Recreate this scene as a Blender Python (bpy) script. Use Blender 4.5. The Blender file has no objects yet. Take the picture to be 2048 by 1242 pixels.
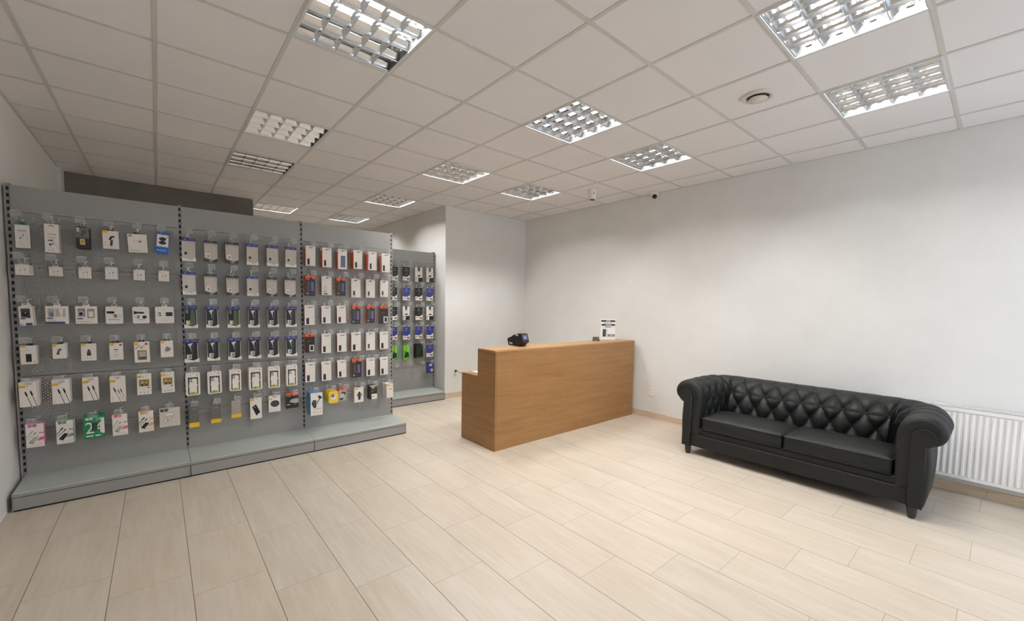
import bpy, bmesh, math, random
from mathutils import Vector, Matrix
random.seed(7)
SC = bpy.context.scene
COL = SC.collection
PI = math.pi

# ------------------------------------------------------------------ camera
YAW, PITCH, ROLL = .696, -.0686, .0166
cam_d = bpy.data.cameras.new('camera')
cam = bpy.data.objects.new('camera', cam_d)
COL.objects.link(cam)
SC.camera = cam
_f = Vector((math.sin(YAW)*math.cos(PITCH), math.cos(YAW)*math.cos(PITCH), math.sin(PITCH)))
_r = Vector((math.cos(YAW), -math.sin(YAW), 0))
_u = _r.cross(_f)
r_ = math.cos(ROLL)*_r + math.sin(ROLL)*_u
u_ = -math.sin(ROLL)*_r + math.cos(ROLL)*_u
cam.matrix_world = Matrix(((r_.x, u_.x, -_f.x, .5665), (r_.y, u_.y, -_f.y, -3.9255), (r_.z, u_.z, -_f.z, 1.5334), (0, 0, 0, 1)))
cam_d.sensor_width = 36
cam_d.lens = 830.81/2048*36
cam_d.shift_x = 13.589/2048
cam_d.shift_y = 44.63/2048
cam_d.clip_start = .05

# ------------------------------------------------------------------ world, daylight, exposure
W = bpy.data.worlds.new('daylight')
SC.world = W
W.use_nodes = True
bg = W.node_tree.nodes['Background']
bg.inputs[0].default_value = (.76, .87, 1.0, 1)
bg.inputs[1].default_value = SKY = 2.7
SC.view_settings.view_transform = 'Standard'
SC.view_settings.look = 'None'
SC.view_settings.gamma = 1
SC.view_settings.use_curve_mapping = False
SC.view_settings.exposure = 0.36
TUBE = 142.0
cy = SC.cycles
cy.use_denoising = True
cy.sample_clamp_indirect = 4
cy.caustics_refractive = False
cy.caustics_reflective = True
cy.blur_glossy = 1.0
cy.max_bounces = 9
cy.diffuse_bounces = 6
cy.use_adaptive_sampling = True
cy.adaptive_threshold = .05
cy.glossy_bounces = 5
cy.transparent_max_bounces = 24

# portals in the shop front windows (the wall behind the camera)
YF = -5.4          # shop front
WINS = [(.35, 1.85, .9, 2.3), (3.55, 5.65, .05, 2.60)]
for x0, x1, z0, z1 in WINS:
    l = bpy.data.lights.new('window_portal', 'AREA')
    l.shape = 'RECTANGLE'; l.size = x1-x0; l.size_y = z1-z0
    l.cycles.is_portal = True
    o = bpy.data.objects.new('window_portal', l)
    o.location = ((x0+x1)/2, YF-.13, (z0+z1)/2)
    o.rotation_euler = (PI/2, 0, 0)
    COL.objects.link(o)

# ------------------------------------------------------------------ materials
MATS = {}
def lin(c):
    return tuple((v/12.92 if v <= .04045 else ((v+.055)/1.055)**2.4) for v in (c[0]/255, c[1]/255, c[2]/255))
def mat(name, rgb, rough=.5, metal=0., spec=.5, emit=None, es=0., coat=0.):
    if name in MATS: return MATS[name]
    m = bpy.data.materials.new(name); m.use_nodes = True
    b = m.node_tree.nodes['Principled BSDF']
    b.inputs['Base Color'].default_value = (*lin(rgb), 1)
    b.inputs['Roughness'].default_value = rough
    b.inputs['Metallic'].default_value = metal
    b.inputs['Specular IOR Level'].default_value = spec
    b.inputs['Coat Weight'].default_value = coat
    if emit:
        b.inputs['Emission Color'].default_value = (*emit, 1)
        b.inputs['Emission Strength'].default_value = es
    m.diffuse_color = (*lin(rgb), 1)
    MATS[name] = m
    return m
class NT:
    def __init__(s, m): s.t = m.node_tree; s.n = s.t.nodes; s.l = s.t.links
    def add(s, ty, **kw):
        n = s.n.new(ty)
        for k, v in kw.items(): setattr(n, k, v)
        return n
    def put(s, sock, v):
        if hasattr(v, 'links'): s.l.new(v, sock)
        else: sock.default_value = v
    def m(s, op, a, b=0., c=None):
        n = s.add('ShaderNodeMath', operation=op)
        s.put(n.inputs[0], a); s.put(n.inputs[1], b)
        if c is not None: s.put(n.inputs[2], c)
        return n.outputs[0]
    def xyz(s, kind='Object'):
        if kind == 'Pos': src = s.add('ShaderNodeNewGeometry').outputs['Position']
        else: src = s.add('ShaderNodeTexCoord').outputs[kind]
        n = s.add('ShaderNodeSeparateXYZ'); s.l.new(src, n.inputs[0])
        return n.outputs[0], n.outputs[1], n.outputs[2], src
    def comb(s, x, y, z):
        n = s.add('ShaderNodeCombineXYZ')
        for i, v in enumerate((x, y, z)): s.put(n.inputs[i], v)
        return n.outputs[0]
    def noise(s, vec, scale=5, detail=3, rough=.5):
        n = s.add('ShaderNodeTexNoise'); s.put(n.inputs['Vector'], vec)
        n.inputs['Scale'].default_value = scale; n.inputs['Detail'].default_value = detail; n.inputs['Roughness'].default_value = rough
        return n.outputs['Fac']
    def ramp(s, fac, stops):
        n = s.add('ShaderNodeValToRGB'); s.put(n.inputs[0], fac)
        e = n.color_ramp.elements
        while len(e) < len(stops): e.new(.5)
        for i, (p, c) in enumerate(stops): e[i].position = p; e[i].color = (*lin(c), 1)
        return n.outputs[0]
    def mix(s, f, a, b):
        n = s.add('ShaderNodeMix', data_type='RGBA')
        s.put(n.inputs[0], f); s.put(n.inputs[6], a); s.put(n.inputs[7], b)
        return n.outputs[2]
    def bump(s, h, strength=.2, dist=.002):
        n = s.add('ShaderNodeBump'); n.inputs['Strength'].default_value = strength; n.inputs['Distance'].default_value = dist
        s.put(n.inputs['Height'], h); return n.outputs[0]
def c4(rgb): return (*lin(rgb), 1)

def wall_mat(name, rgb, var=4):
    m = mat(name, rgb, .75, spec=.2); t = NT(m); b = t.n['Principled BSDF']
    x, y, z, v = t.xyz('Pos')
    n = t.noise(v, 1.3, 4, .6)
    t.l.new(t.ramp(n, [(.3, tuple(a-var for a in rgb)), (.7, tuple(min(255, a+var) for a in rgb))]), b.inputs['Base Color'])
    t.l.new(t.bump(t.noise(v, 180, 2), .12, .0006), b.inputs['Normal'])
    return m
M_wall = wall_mat('white_wall_paint', (228, 227, 224))
M_grey = wall_mat('grey_wall_plaster', (124, 119, 112), 8)
M_ceil = wall_mat('ceiling_tile_board', (232, 228, 227), 2)
M_bar = mat('ceiling_grid_metal', (204, 200, 194), .5)

def floor_mat():
    m = mat('floor_tiles', (225, 210, 190), .3); t = NT(m); b = t.n['Principled BSDF']
    x, y, z, v = t.xyz('Pos')
    xs = t.m('DIVIDE', t.m('ADD', x, .012), .3366)
    row = t.m('FLOOR', xs)
    fx = t.m('MULTIPLY', t.m('SUBTRACT', xs, row), .3366)
    ys = t.m('DIVIDE', t.m('SUBTRACT', y, t.m('SUBTRACT', .50, t.m('MULTIPLY', row, .2326))), .681)
    cell = t.m('FLOOR', ys)
    fy = t.m('MULTIPLY', t.m('SUBTRACT', ys, cell), .681)
    ex = t.m('MINIMUM', fx, t.m('SUBTRACT', .3366, fx))
    ey = t.m('MINIMUM', fy, t.m('SUBTRACT', .681, fy))
    gx = t.m('LESS_THAN', ex, .0016); gy = t.m('LESS_THAN', ey, .0010)
    wn = t.add('ShaderNodeTexWhiteNoise'); t.l.new(t.comb(row, cell, 0.), wn.inputs['Vector'])
    rnd = wn.outputs['Value']
    off = t.m('MULTIPLY', rnd, 37.)
    g1 = t.noise(t.comb(t.m('MULTIPLY', x, 26.), t.m('ADD', t.m('MULTIPLY', y, 2.2), off), off), 1.6, 6, .62)
    g2 = t.noise(t.comb(t.m('MULTIPLY', x, 5.), t.m('ADD', y, off), off), 1.4, 3, .5)
    g = t.m('ADD', t.m('MULTIPLY', g1, .55), t.m('MULTIPLY', g2, .45))
    col = t.ramp(g, [(.30, (188, 175, 158)), (.52, (201, 190, 175)), (.74, (211, 202, 190))])
    col = t.mix(t.m('MULTIPLY', rnd, .22), col, c4((207, 187, 163)))
    gr = t.m('MAXIMUM', gx, t.m('MULTIPLY', gy, .8))
    col = t.mix(gr, col, c4((92, 80, 67)))
    t.l.new(col, b.inputs['Base Color'])
    t.l.new(t.m('ADD', .30, t.m('MULTIPLY', g1, .16)), b.inputs['Roughness'])
    b.inputs['Specular IOR Level'].default_value = .45
    t.l.new(t.bump(t.m('SUBTRACT', t.m('MULTIPLY', g1, .25), gr), .25, .0012), b.inputs['Normal'])
    return m
M_floor = floor_mat()
def skirt_mat():
    m = mat('skirting_tile', (205, 183, 156), .4); t = NT(m); b = t.n['Principled BSDF']
    x, y, z, v = t.xyz('Pos')
    g = t.noise(t.comb(t.m('MULTIPLY', x, 3.), t.m('MULTIPLY', y, 3.), t.m('MULTIPLY', z, 40.)), 1.5, 5)
    jt = t.m('LESS_THAN', t.m('FRACT', t.m('DIVIDE', t.m('ADD', x, y), .61)), .004)
    col = t.ramp(g, [(.3, (196, 173, 147)), (.7, (214, 195, 171))])
    t.l.new(t.mix(jt, col, c4((140, 122, 102))), b.inputs['Base Color'])
    return m
M_skirt = skirt_mat()
def wood_mat(name='oak_laminate', axis=0, tint=0):
    m = mat(name, (186, 138, 92), .42, spec=.35); t = NT(m); b = t.n['Principled BSDF']
    x, y, z, v = t.xyz('Pos')
    s = t.m('ADD', x, y)
    warp = t.noise(t.comb(t.m('MULTIPLY', s, .7), 3., t.m('MULTIPLY', z, 1.6)), 1.3, 3)
    zz = t.m('ADD', z, t.m('MULTIPLY', warp, .09))
    g1 = t.noise(t.comb(t.m('MULTIPLY', s, .9), 0., t.m('MULTIPLY', zz, 13.)), 1.5, 9, .68)
    g2 = t.noise(t.comb(t.m('MULTIPLY', s, 7.), 4., t.m('MULTIPLY', zz, 160.)), 1., 3)
    g3 = t.noise(t.comb(t.m('MULTIPLY', s, 130.), 9., t.m('MULTIPLY', z, 5.)), 1., 2)
    g = t.m('ADD', t.m('MULTIPLY', g1, .68), t.m('ADD', t.m('MULTIPLY', g2, .18), t.m('MULTIPLY', g3, .14)))
    col = t.ramp(g, [(.32, (128-tint, 90-tint, 52-tint)), (.45, (147-tint, 108-tint, 66-tint)), (.57, (157-tint, 118-tint, 75-tint)), (.72, (170-tint, 132-tint, 89-tint))])
    t.l.new(col, b.inputs['Base Color'])
    t.l.new(t.bump(g, .12, .001), b.inputs['Normal'])
    return m
M_wood = wood_mat()
M_edge = mat('oak_edge_band', (108, 76, 46), .5)

def perf_mat(name, rgb):
    m = mat(name, rgb, .42, metal=.0, spec=.45); t = NT(m); b = t.n['Principled BSDF']
    x, y, z, v = t.xyz('Object')
    P = .0246
    def lat(ox, oz):
        fx = t.m('MULTIPLY', t.m('SUBTRACT', t.m('FRACT', t.m('DIVIDE', t.m('ADD', x, ox), P)), .5), P)
        fz = t.m('MULTIPLY', t.m('SUBTRACT', t.m('FRACT', t.m('DIVIDE', t.m('ADD', z, oz), P)), .5), P)
        d = t.m('ADD', t.m('MULTIPLY', fx, fx), t.m('MULTIPLY', fz, fz))
        return t.m('LESS_THAN', d, .0041**2)
    h = t.m('MAXIMUM', lat(0., 0.), lat(P/2, P/2))
    # every eighth column of the pattern is a single close line of holes, as on the photographed panels
    ok = t.m('MULTIPLY', t.m('GREATER_THAN', x, .03), t.m('LESS_THAN', x, .955))
    ok = t.m('MULTIPLY', ok, t.m('MULTIPLY', t.m('GREATER_THAN', z, .018), t.m('LESS_THAN', z, .395)))
    h = t.m('MULTIPLY', h, ok)
    notch = t.m('MULTIPLY', t.m('LESS_THAN', z, .007), t.m('LESS_THAN', t.m('FRACT', t.m('DIVIDE', x, P)), .42))
    notch = t.m('MULTIPLY', notch, t.m('MULTIPLY', t.m('GREATER_THAN', x, .03), t.m('LESS_THAN', x, .955)))
    h = t.m('MAXIMUM', h, notch)
    tr = t.add('ShaderNodeBsdfTransparent'); mx = t.add('ShaderNodeMixShader')
    t.l.new(h, mx.inputs[0]); t.l.new(b.outputs[0], mx.inputs[1]); t.l.new(tr.outputs[0], mx.inputs[2])
    t.l.new(mx.outputs[0], t.n['Material Output'].inputs[0])
    return m
SHELF = (150, 149, 146)
M_perf = perf_mat('perforated_grey_steel', SHELF)
M_shelf = mat('grey_powder_coated_steel', SHELF, .42, spec=.5)
M_shtop = mat('grey_shelf_steel', (176, 182, 176), .35, spec=.5)
M_post = mat('grey_upright_steel', (140, 139, 138), .4)
M_slot_shade = mat('dark_slot_and_gap_shade', (14, 14, 14), .7)

def clear_mat(name, rgb, alpha, rough=.15):
    m = mat(name, rgb, rough, spec=.6); t = NT(m); b = t.n['Principled BSDF']
    tr = t.add('ShaderNodeBsdfTransparent'); mx = t.add('ShaderNodeMixShader'); mx.inputs[0].default_value = alpha
    t.l.new(tr.outputs[0], mx.inputs[1]); t.l.new(b.outputs[0], mx.inputs[2])
    t.l.new(mx.outputs[0], t.n['Material Output'].inputs[0])
    return m
M_tag = clear_mat('clear_tag_plastic', (225, 228, 228), .13)
M_tagrim = clear_mat('tag_top_lip', (245, 245, 245), .55)
M_film = clear_mat('clear_hang_film', (225, 225, 222), .30)
M_pane = clear_mat('window_glass', (235, 240, 242), .06, .02)
M_wire = mat('galvanised_wire', (205, 205, 202), .3, metal=.6)
M_lether = None

# ------------------------------------------------------------------ mesh building
class MB:
    def __init__(s): s.v = []; s.f = []; s.mi = []; s.sm = []; s.ms = []
    def _m(s, m):
        if m not in s.ms: s.ms.append(m)
        return s.ms.index(m)
    def add(s, vs, fs, m, smooth=False, T=None):
        o = len(s.v); i = s._m(m)
        s.v += [tuple(T @ Vector(p)) if T else tuple(p) for p in vs]
        for f in fs: s.f.append(tuple(o+k for k in f)); s.mi.append(i); s.sm.append(smooth)
        return s
    def box(s, a, b, m, T=None, bev=0):
        x0, y0, z0 = a; x1, y1, z1 = b
        if bev:
            bm = bmesh.new(); bmesh.ops.create_cube(bm, size=1)
            for v in bm.verts: v.co = Vector(((x0+x1)/2+v.co.x*(x1-x0), (y0+y1)/2+v.co.y*(y1-y0), (z0+z1)/2+v.co.z*(z1-z0)))
            bmesh.ops.bevel(bm, geom=bm.edges[:]+bm.verts[:], offset=bev, segments=3, profile=.5, affect='EDGES')
            bm.verts.index_update()
            s.add([v.co.copy() for v in bm.verts], [[v.index for v in f.verts] for f in bm.faces], m, False, T); bm.free(); return s
        vs = [(x0, y0, z0), (x1, y0, z0), (x1, y1, z0), (x0, y1, z0), (x0, y0, z1), (x1, y0, z1), (x1, y1, z1), (x0, y1, z1)]
        return s.add(vs, [(0, 3, 2, 1), (4, 5, 6, 7), (0, 1, 5, 4), (1, 2, 6, 5), (2, 3, 7, 6), (3, 0, 4, 7)], m, False, T)
    def prism(s, pts, axis, a, b, m, smooth=False, T=None):
        # pts: 2D outline; axis 'x': (y,z) extruded along x; 'y': (x,z); 'z': (x,y)
        def P(p, k): return {'x': (k, p[0], p[1]), 'y': (p[0], k, p[1]), 'z': (p[0], p[1], k)}[axis]
        n = len(pts)
        vs = [P(p, a) for p in pts]+[P(p, b) for p in pts]
        fs = [tuple(range(n))[::-1], tuple(range(n, 2*n))]
        s.add(vs, fs, m, False, T)
        s.add(vs, [(i, (i+1) % n, n+(i+1) % n, n+i) for i in range(n)], m, smooth, T)
        return s
    def lathe(s, prof, m, n=32, T=None, smooth=True):
        vs = []; fs = []
        for r, z in prof:
            for k in range(n): vs.append((r*math.cos(2*PI*k/n), r*math.sin(2*PI*k/n), z))
        for i in range(len(prof)-1):
            for k in range(n):
                k2 = (k+1) % n
                fs.append((i*n+k, i*n+k2, (i+1)*n+k2, (i+1)*n+k))
        s.add(vs, fs, m, smooth, T)
        if prof[0][0] > 1e-6: s.add(vs[:n], [tuple(range(n))[::-1]], m, False, T)
        if prof[-1][0] > 1e-6: s.add(vs[-n:], [tuple(range(n))], m, False, T)
        return s
    def tube(s, pts, r, m, n=8, smooth=True, T=None):
        pts = [Vector(p) for p in pts]; vs = []; fs = []
        up = None
        for i, p in enumerate(pts):
            d = (pts[min(i+1, len(pts)-1)]-pts[max(i-1, 0)]).normalized()
            if up is None: up = d.orthogonal().normalized()
            up = (up-d*up.dot(d)).normalized(); q = d.cross(up)
            rr = r[i] if isinstance(r, (list, tuple)) else r
            for k in range(n): vs.append(p+rr*(math.cos(2*PI*k/n)*up+math.sin(2*PI*k/n)*q))
        for i in range(len(pts)-1):
            for k in range(n):
                k2 = (k+1) % n
                fs.append((i*n+k, i*n+k2, (i+1)*n+k2, (i+1)*n+k))
        fs.append(tuple(range(n))[::-1]); fs.append(tuple(range(len(vs)-n, len(vs))))
        return s.add(vs, fs, m, smooth, T)
    def mesh(s, name):
        me = bpy.data.meshes.new(name); me.from_pydata(s.v, [], s.f)
        for m in s.ms: me.materials.append(m)
        me.polygons.foreach_set('material_index', s.mi)
        me.polygons.foreach_set('use_smooth', s.sm)
        me.validate(); me.update()
        return me
    def build(s, name, parent=None, loc=(0, 0, 0), rot=(0, 0, 0)):
        o = bpy.data.objects.new(name, s.mesh(name)); COL.objects.link(o)
        o.location = loc; o.rotation_euler = rot
        if parent: o.parent = parent
        return o
def tag(o, label, cat=None, group=None, kind=None):
    if label: o['label'] = label
    if cat: o['category'] = cat
    if group: o['group'] = group
    if kind: o['kind'] = kind
    return o
def empty(name, loc, rz=0):
    o = bpy.data.objects.new(name, None); COL.objects.link(o)
    o.location = loc; o.rotation_euler = (0, 0, rz); o.empty_display_size = .1
    return o
def struct(o): o['kind'] = 'structure'; return o
TXT = {}
def text_tris(s):
    if s in TXT: return TXT[s]
    cu = bpy.data.curves.new('t', 'FONT'); cu.body = s; cu.resolution_u = 2
    ob = bpy.data.objects.new('t', cu); COL.objects.link(ob)
    dg = bpy.context.evaluated_depsgraph_get(); dg.update()
    me = ob.evaluated_get(dg).to_mesh()
    vs = [tuple(v.co) for v in me.vertices]; fs = [tuple(p.vertices) for p in me.polygons]
    ob.evaluated_get(dg).to_mesh_clear()
    bpy.data.objects.remove(ob); bpy.data.curves.remove(cu)
    x0 = min(v[0] for v in vs); x1 = max(v[0] for v in vs); y0 = min(v[1] for v in vs); y1 = max(v[1] for v in vs)
    vs = [((v[0]-x0)/(x1-x0), (v[1]-y0)/(y1-y0)) for v in vs]
    TXT[s] = (vs, fs)
    return TXT[s]
def deco(mb, items, w, h, y, z0=0., T=None, step=.00035):
    """flat printing on the face at depth y (facing -Y) of a w x h panel; u,v in 0..1"""
    X = lambda u: (u-.5)*w
    Z = lambda v: z0+v*h
    for k, it in enumerate(items):
        yy = y-step*(1+k*.35); c = it[0]
        if c == 'r':
            _, a, b, c2, d, m = it
            mb.add([(X(a), yy, Z(b)), (X(c2), yy, Z(b)), (X(c2), yy, Z(d)), (X(a), yy, Z(d))], [(0, 1, 2, 3)], m, T=T)
        elif c == 'e':
            _, a, b, ra, rb, m = it
            n = 20
            mb.add([(X(a+ra*math.cos(2*PI*i/n)), yy, Z(b+rb*math.sin(2*PI*i/n))) for i in range(n)], [tuple(range(n))], m, T=T)
        elif c == 'p':
            mb.add([(X(a), yy, Z(b)) for a, b in it[1]], [tuple(range(len(it[1])))], it[2], T=T)
        elif c == 'l':
            _, a, b, c2, d, wd, m = it
            p = Vector((X(a), Z(b))); q = Vector((X(c2), Z(d))); n2 = (q-p).normalized(); n2 = Vector((-n2.y, n2.x))*wd/2*w
            mb.add([(v.x, yy, v.y) for v in (p-n2, q-n2, q+n2, p+n2)], [(0, 1, 2, 3)], m, T=T)
        elif c == 't':
            _, s, a, b, c2, d, m = it
            vs, fs = text_tris(s)
            mb.add([(X(a+p[0]*(c2-a)), yy, Z(b+p[1]*(d-b))) for p in vs], fs, m, T=T)
# ------------------------------------------------------------------ room shell
ZC = 3.0543; XL = -.30; XW = 5.7687; YC = 1.768; XC = 4.0712; YB = 8.0
struct(MB().box((XL-.1, YF-.2, -.12), (XW+.1, YB+.1, 0), M_floor).build('floor'))
LIT = {(5, -6), (7, -6), (5, -3), (7, -3), (2, -3), (5, 6), (3, 6), (3, 9), (5, 0), (7, 0), (5, 3)}
CELLS = [(3, 9), (5, -6), (7, -6), (5, -3), (7, -3), (2, -3), (2, 0), (2, 2), (5, 0), (7, 0), (5, 3), (3, 6), (5, 6)]  # first cell is an unseen light added to brighten the back room
VENT = (6, -5)
def ceiling():
    mb = MB(); zt = ZC+.004
    xs = [XL]+[.6*i for i in range(0, 10)]+[XW]
    j0, j1 = -8, 13
    ys = [YF]+[.6*j for j in range(j0, j1+1)]+[YB]
    for a in range(len(xs)-1):
        for b in range(len(ys)-1):
            x0, x1, y0, y1 = xs[a], xs[a+1], ys[b], ys[b+1]
            i = round(x0/.6); j = round(y0/.6)
            if (i, j) in CELLS and abs(x0-.6*i) < .01: continue
            if y0 >= YC+.05 and x0 >= XC: continue
            mb.box((x0, y0, zt), (x1, y1, zt+.012), M_ceil)
    for i in range(0, 10):
        x = .6*i
        mb.box((x-.012, YF, ZC), (x+.012, YC if x > XC else YB, ZC+.005), M_bar)
    for j in range(j0, j1+1):
        y = .6*j
        mb.box((XL, y-.012, ZC-.0003), (XC if y > YC else XW, y+.012, ZC+.005), M_bar)
    # edge angles along the walls
    mb.box((XW-.02, YF, ZC), (XW, YC, ZC+.005), M_bar); mb.box((XL, YF, ZC), (XL+.022, YB, ZC+.005), M_bar)
    mb.box((XC, YC-.02, ZC), (XW, YC, ZC+.005), M_bar); mb.box((XC-.02, YC, ZC), (XC, YB, ZC+.005), M_bar)
    return mb
struct(ceiling().build('ceiling'))
HT = 3.25
struct(MB().box((XL-.12, YF-.2, 0), (XL, YB+.1, HT), M_wall).build('wall_left'))
struct(MB().box((XW, YF-.2, 0), (XW+.12, YC+.12, HT), M_wall).build('wall_right'))
# wall block that steps forward beside the counter: its front faces the shop, its side runs to the back
struct(MB().box((XC, YC, 0), (XW, YC+.12, HT), M_wall).build('wall_front_of_recess'))
struct(MB().box((XC, YC+.12, 0), (XC+.12, YB+.1, HT), M_wall).build('wall_recess_side'))
struct(MB().box((XL, YB, 0), (XC, YB+.1, HT), M_wall).build('wall_far'))
struct(MB().box((XL, 3.50, 0), (1.724, 3.64, ZC), M_grey).build('wall_grey_partition'))
struct(MB().box((XL, 3.28, 0), (XL+.035, 3.50, ZC), M_wall).build('trim_1'))
def front_wall():
    mb = MB(); y0, y1 = YF-.18, YF
    (a0, a1, a2, a3), (b0, b1, b2, b3) = WINS
    mb.box((XL, y0, 0), (a0, y1, HT), M_wall); mb.box((a1, y0, 0), (b0, y1, HT), M_wall); mb.box((b1, y0, 0), (XW, y1, HT), M_wall)
    mb.box((a0, y0, 0), (a1, y1, a2), M_wall); mb.box((a0, y0, a3), (a1, y1, HT), M_wall)
    mb.box((b0, y0, 0), (b1, y1, b2), M_wall); mb.box((b0, y0, b3), (b1, y1, HT), M_wall)
    return mb
struct(front_wall().build('wall_front'))
M_frame = mat('white_window_frame', (228, 228, 226), .4)
for k, (x0, x1, z0, z1) in enumerate(WINS):
    w = MB(); f = .06; y0, y1 = YF-.12, YF-.06
    w.box((x0, y0, z0), (x0+f, y1, z1), M_frame); w.box((x1-f, y0, z0), (x1, y1, z1), M_frame)
    w.box((x0+f, y0, z0), (x1-f, y1, z0+f), M_frame); w.box((x0+f, y0, z1-f), (x1-f, y1, z1), M_frame)
    xm = (x0+x1)/2; w.box((xm-f/2, y0, z0+f), (xm+f/2, y1, z1-f), M_frame)
    o = struct(w.build('window_%d' % (k+1)))
    MB().box((x0+f, YF-.093, z0+f), (x1-f, YF-.087, z1-f), M_pane).build('pane', o)
sk = .078
struct(MB().box((XW-.010, YF, 0), (XW, YC, sk), M_skirt).build('baseboard_right'))
struct(MB().box((XC-.010, YC-.010, 0), (XW-.010, YC, sk), M_skirt).build('baseboard_back'))
struct(MB().box((XC-.010, YC, 0), (XC, YB, sk), M_skirt).build('baseboard_recess'))

# ------------------------------------------------------------------ recessed louvre luminaires
M_mirror = mat('bright_aluminium_louvre', (225, 226, 228), .16, metal=1.)
M_house = mat('satin_aluminium_housing', (84, 86, 86), .35, metal=.2)
M_rim = mat('luminaire_rim', (212, 212, 210), .3)
M_cap = mat('lamp_holder', (225, 225, 222), .4)
M_tubeon = mat('lit_fluorescent_tube', (255, 255, 255), .4, emit=(1., .985, .955), es=TUBE)
M_tubeoff = mat('unlit_fluorescent_tube', (238, 238, 236), .25)
M_endm = mat('tube_end_metal', (170, 170, 170), .3, metal=1.)
TY = (-.2175, -.0725, .0725, .2175)
def lum_meshes():
    h = MB(); H = .098; e = .288
    h.box((-e, -e, H), (e, e, H+.004), M_house)
    for s in (-1, 1):
        h.box((min(s*e, s*(e+.004)), -e, 0), (max(s*e, s*(e+.004)), e, H), M_house)
        h.box((-e, min(s*e, s*(e+.004)), 0), (e, max(s*e, s*(e+.004)), H), M_house)
    h.box((-e+.001, -e+.001, H-.003), (e-.001, e-.001, H-.001), M_mirror)
    rim = MB(); a, b = .299, .284
    rim.box((-a, -a, -.004), (a, -b, .003), M_rim); rim.box((-a, b, -.004), (a, a, .003), M_rim)
    rim.box((-a, -b, -.004), (-b, b, .003), M_rim); rim.box((b, -b, -.004), (a, b, .003), M_rim)
    lv = MB()
    zt, zb = .046, .002
    def vee(yc, wl, wr):   # parabolic sided reflector, knife edge down
        pts = []
        for k in range(7):
            t = k/6; pts.append((yc-.0015-wl*(t**2.0), zb+(zt-zb)*t))
        for k in range(6, -1, -1):
            t = k/6; pts.append((yc+.0015+wr*(t**2.0), zb+(zt-zb)*t))
        lv.prism(pts, 'x', -.283, .283, M_mirror, smooth=True)
    for yc in (-.145, 0, .145): vee(yc, .038, .038)
    vee(-.281, .0, .030); vee(.281, .030, .0)
    for i in range(1, 5):
        x = -.283+i*.566/5
        for yc in TY:
            pts = [(x-.0012, zb), (x+.0012, zb), (x+.007, zt*.55), (x+.016, zt*.82), (x-.016, zt*.82), (x-.007, zt*.55)]
            lv.prism(pts, 'y', yc-.070, yc+.070, M_mirror, smooth=False)
    def tube(on):
        t = MB(); t.tube([(-.262, 0, 0), (.262, 0, 0)], .013, M_tubeon if on else M_tubeoff, 12)
        for s in (-1, 1): t.tube([(s*.262, 0, 0), (s*.272, 0, 0)], .0134, M_endm, 12)
        return t.mesh('tube')
    cp = MB().box((-.007, -.014, -.016), (.007, .014, .034), M_cap)
    return h.mesh('housing'), rim.mesh('frame'), lv.mesh('louvre'), tube(True), tube(False), cp.mesh('lamp_holder')
LM = lum_meshes()
LLAB = {(3, 9): 'lit louvre ceiling light added unseen to brighten the rear of the shop',
(5, -6): 'lit square louvre ceiling light at the top right edge of the photo',
 (7, -6): 'lit louvre ceiling light nearest the right wall, right of the round vent',
 (5, -3): 'lit louvre ceiling light in the middle of the ceiling, left of the round vent',
 (7, -3): 'lit louvre ceiling light above the white wall, behind the middle lit one',
 (2, -3): 'large louvre ceiling light at the top left with two tubes lit',
 (2, 0): 'unlit cream louvre ceiling light above the left bay, nearer of the pair',
 (2, 2): 'unlit dark-looking louvre ceiling light just before the grey partition wall',
 (5, 0): 'ceiling light with dark louvre, left of and behind the middle lit one',
 (7, 0): 'ceiling light with pale louvre nearest the two white security cameras',
 (5, 3): 'brownish louvre ceiling light near the recess wall corner',
 (3, 6): 'small louvre ceiling light at the end of the grey partition wall',
 (5, 6): 'lit louvre ceiling light farthest back, just above the shelving top'}
def part(name, me, parent, loc=(0, 0, 0), rot=(0, 0, 0)):
    o = bpy.data.objects.new(name, me); COL.objects.link(o); o.parent = parent; o.location = loc; o.rotation_euler = rot
    return o
for (i, j) in CELLS:
    r = empty('ceiling_light', (.6*i+.3, .6*j+.3, ZC))
    tag(r, LLAB[(i, j)], 'ceiling light', 'square louvre lights set in the ceiling grid')
    part('housing', LM[0], r); part('frame', LM[1], r); part('louvre', LM[2], r)
    for k, ty in enumerate(TY):
        on = (i, j) in LIT and not ((i, j) == (2, -3) and k >= 2)
        t = part('tube', LM[3] if on else LM[4], r, (0, ty, .058))
        part('lamp_holder', LM[5], t, (-.279, 0, 0)); part('lamp_holder', LM[5], t, (.279, 0, 0))

# ------------------------------------------------------------------ vent and cameras
M_vent = mat('cream_vent_metal', (214, 205, 196), .4)
M_ventd = mat('vent_gap_dark', (60, 52, 46), .6)
v = empty('air_vent', (3.925, -2.695, ZC))
tag(v, 'round cream air vent with raised centre disc in the ceiling', 'vent')
MB().lathe([(.105, .006), (.105, -.004), (.098, -.012), (.078, -.014), (.070, -.002), (.070, .006)], M_vent, 48).build('outer_ring', v)
MB().lathe([(.070, .004), (.070, .0005), (.0, .0005)], M_ventd, 48).build('dark_gap', v)
MB().lathe([(.020, .0), (.020, -.012), (.058, -.016), (.062, -.022), (.056, -.028), (.0, -.031)], M_vent, 48).build('centre_disc', v)
M_camw = mat('white_camera_plastic', (232, 228, 222), .35)
M_lens = mat('black_camera_glass', (10, 10, 11), .12)
M_lensr = mat('grey_lens_ring', (70, 68, 66), .3)
v = empty('security_camera', (5.02, -.345, ZC))
tag(v, 'white cup-shaped security camera hanging from a ceiling tile, facing down', 'security camera')
MB().lathe([(.062, 0), (.062, -.010), (.056, -.030), (.044, -.115), (.040, -.122), (.0, -.122)], M_camw, 36).build('housing', v)
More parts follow.
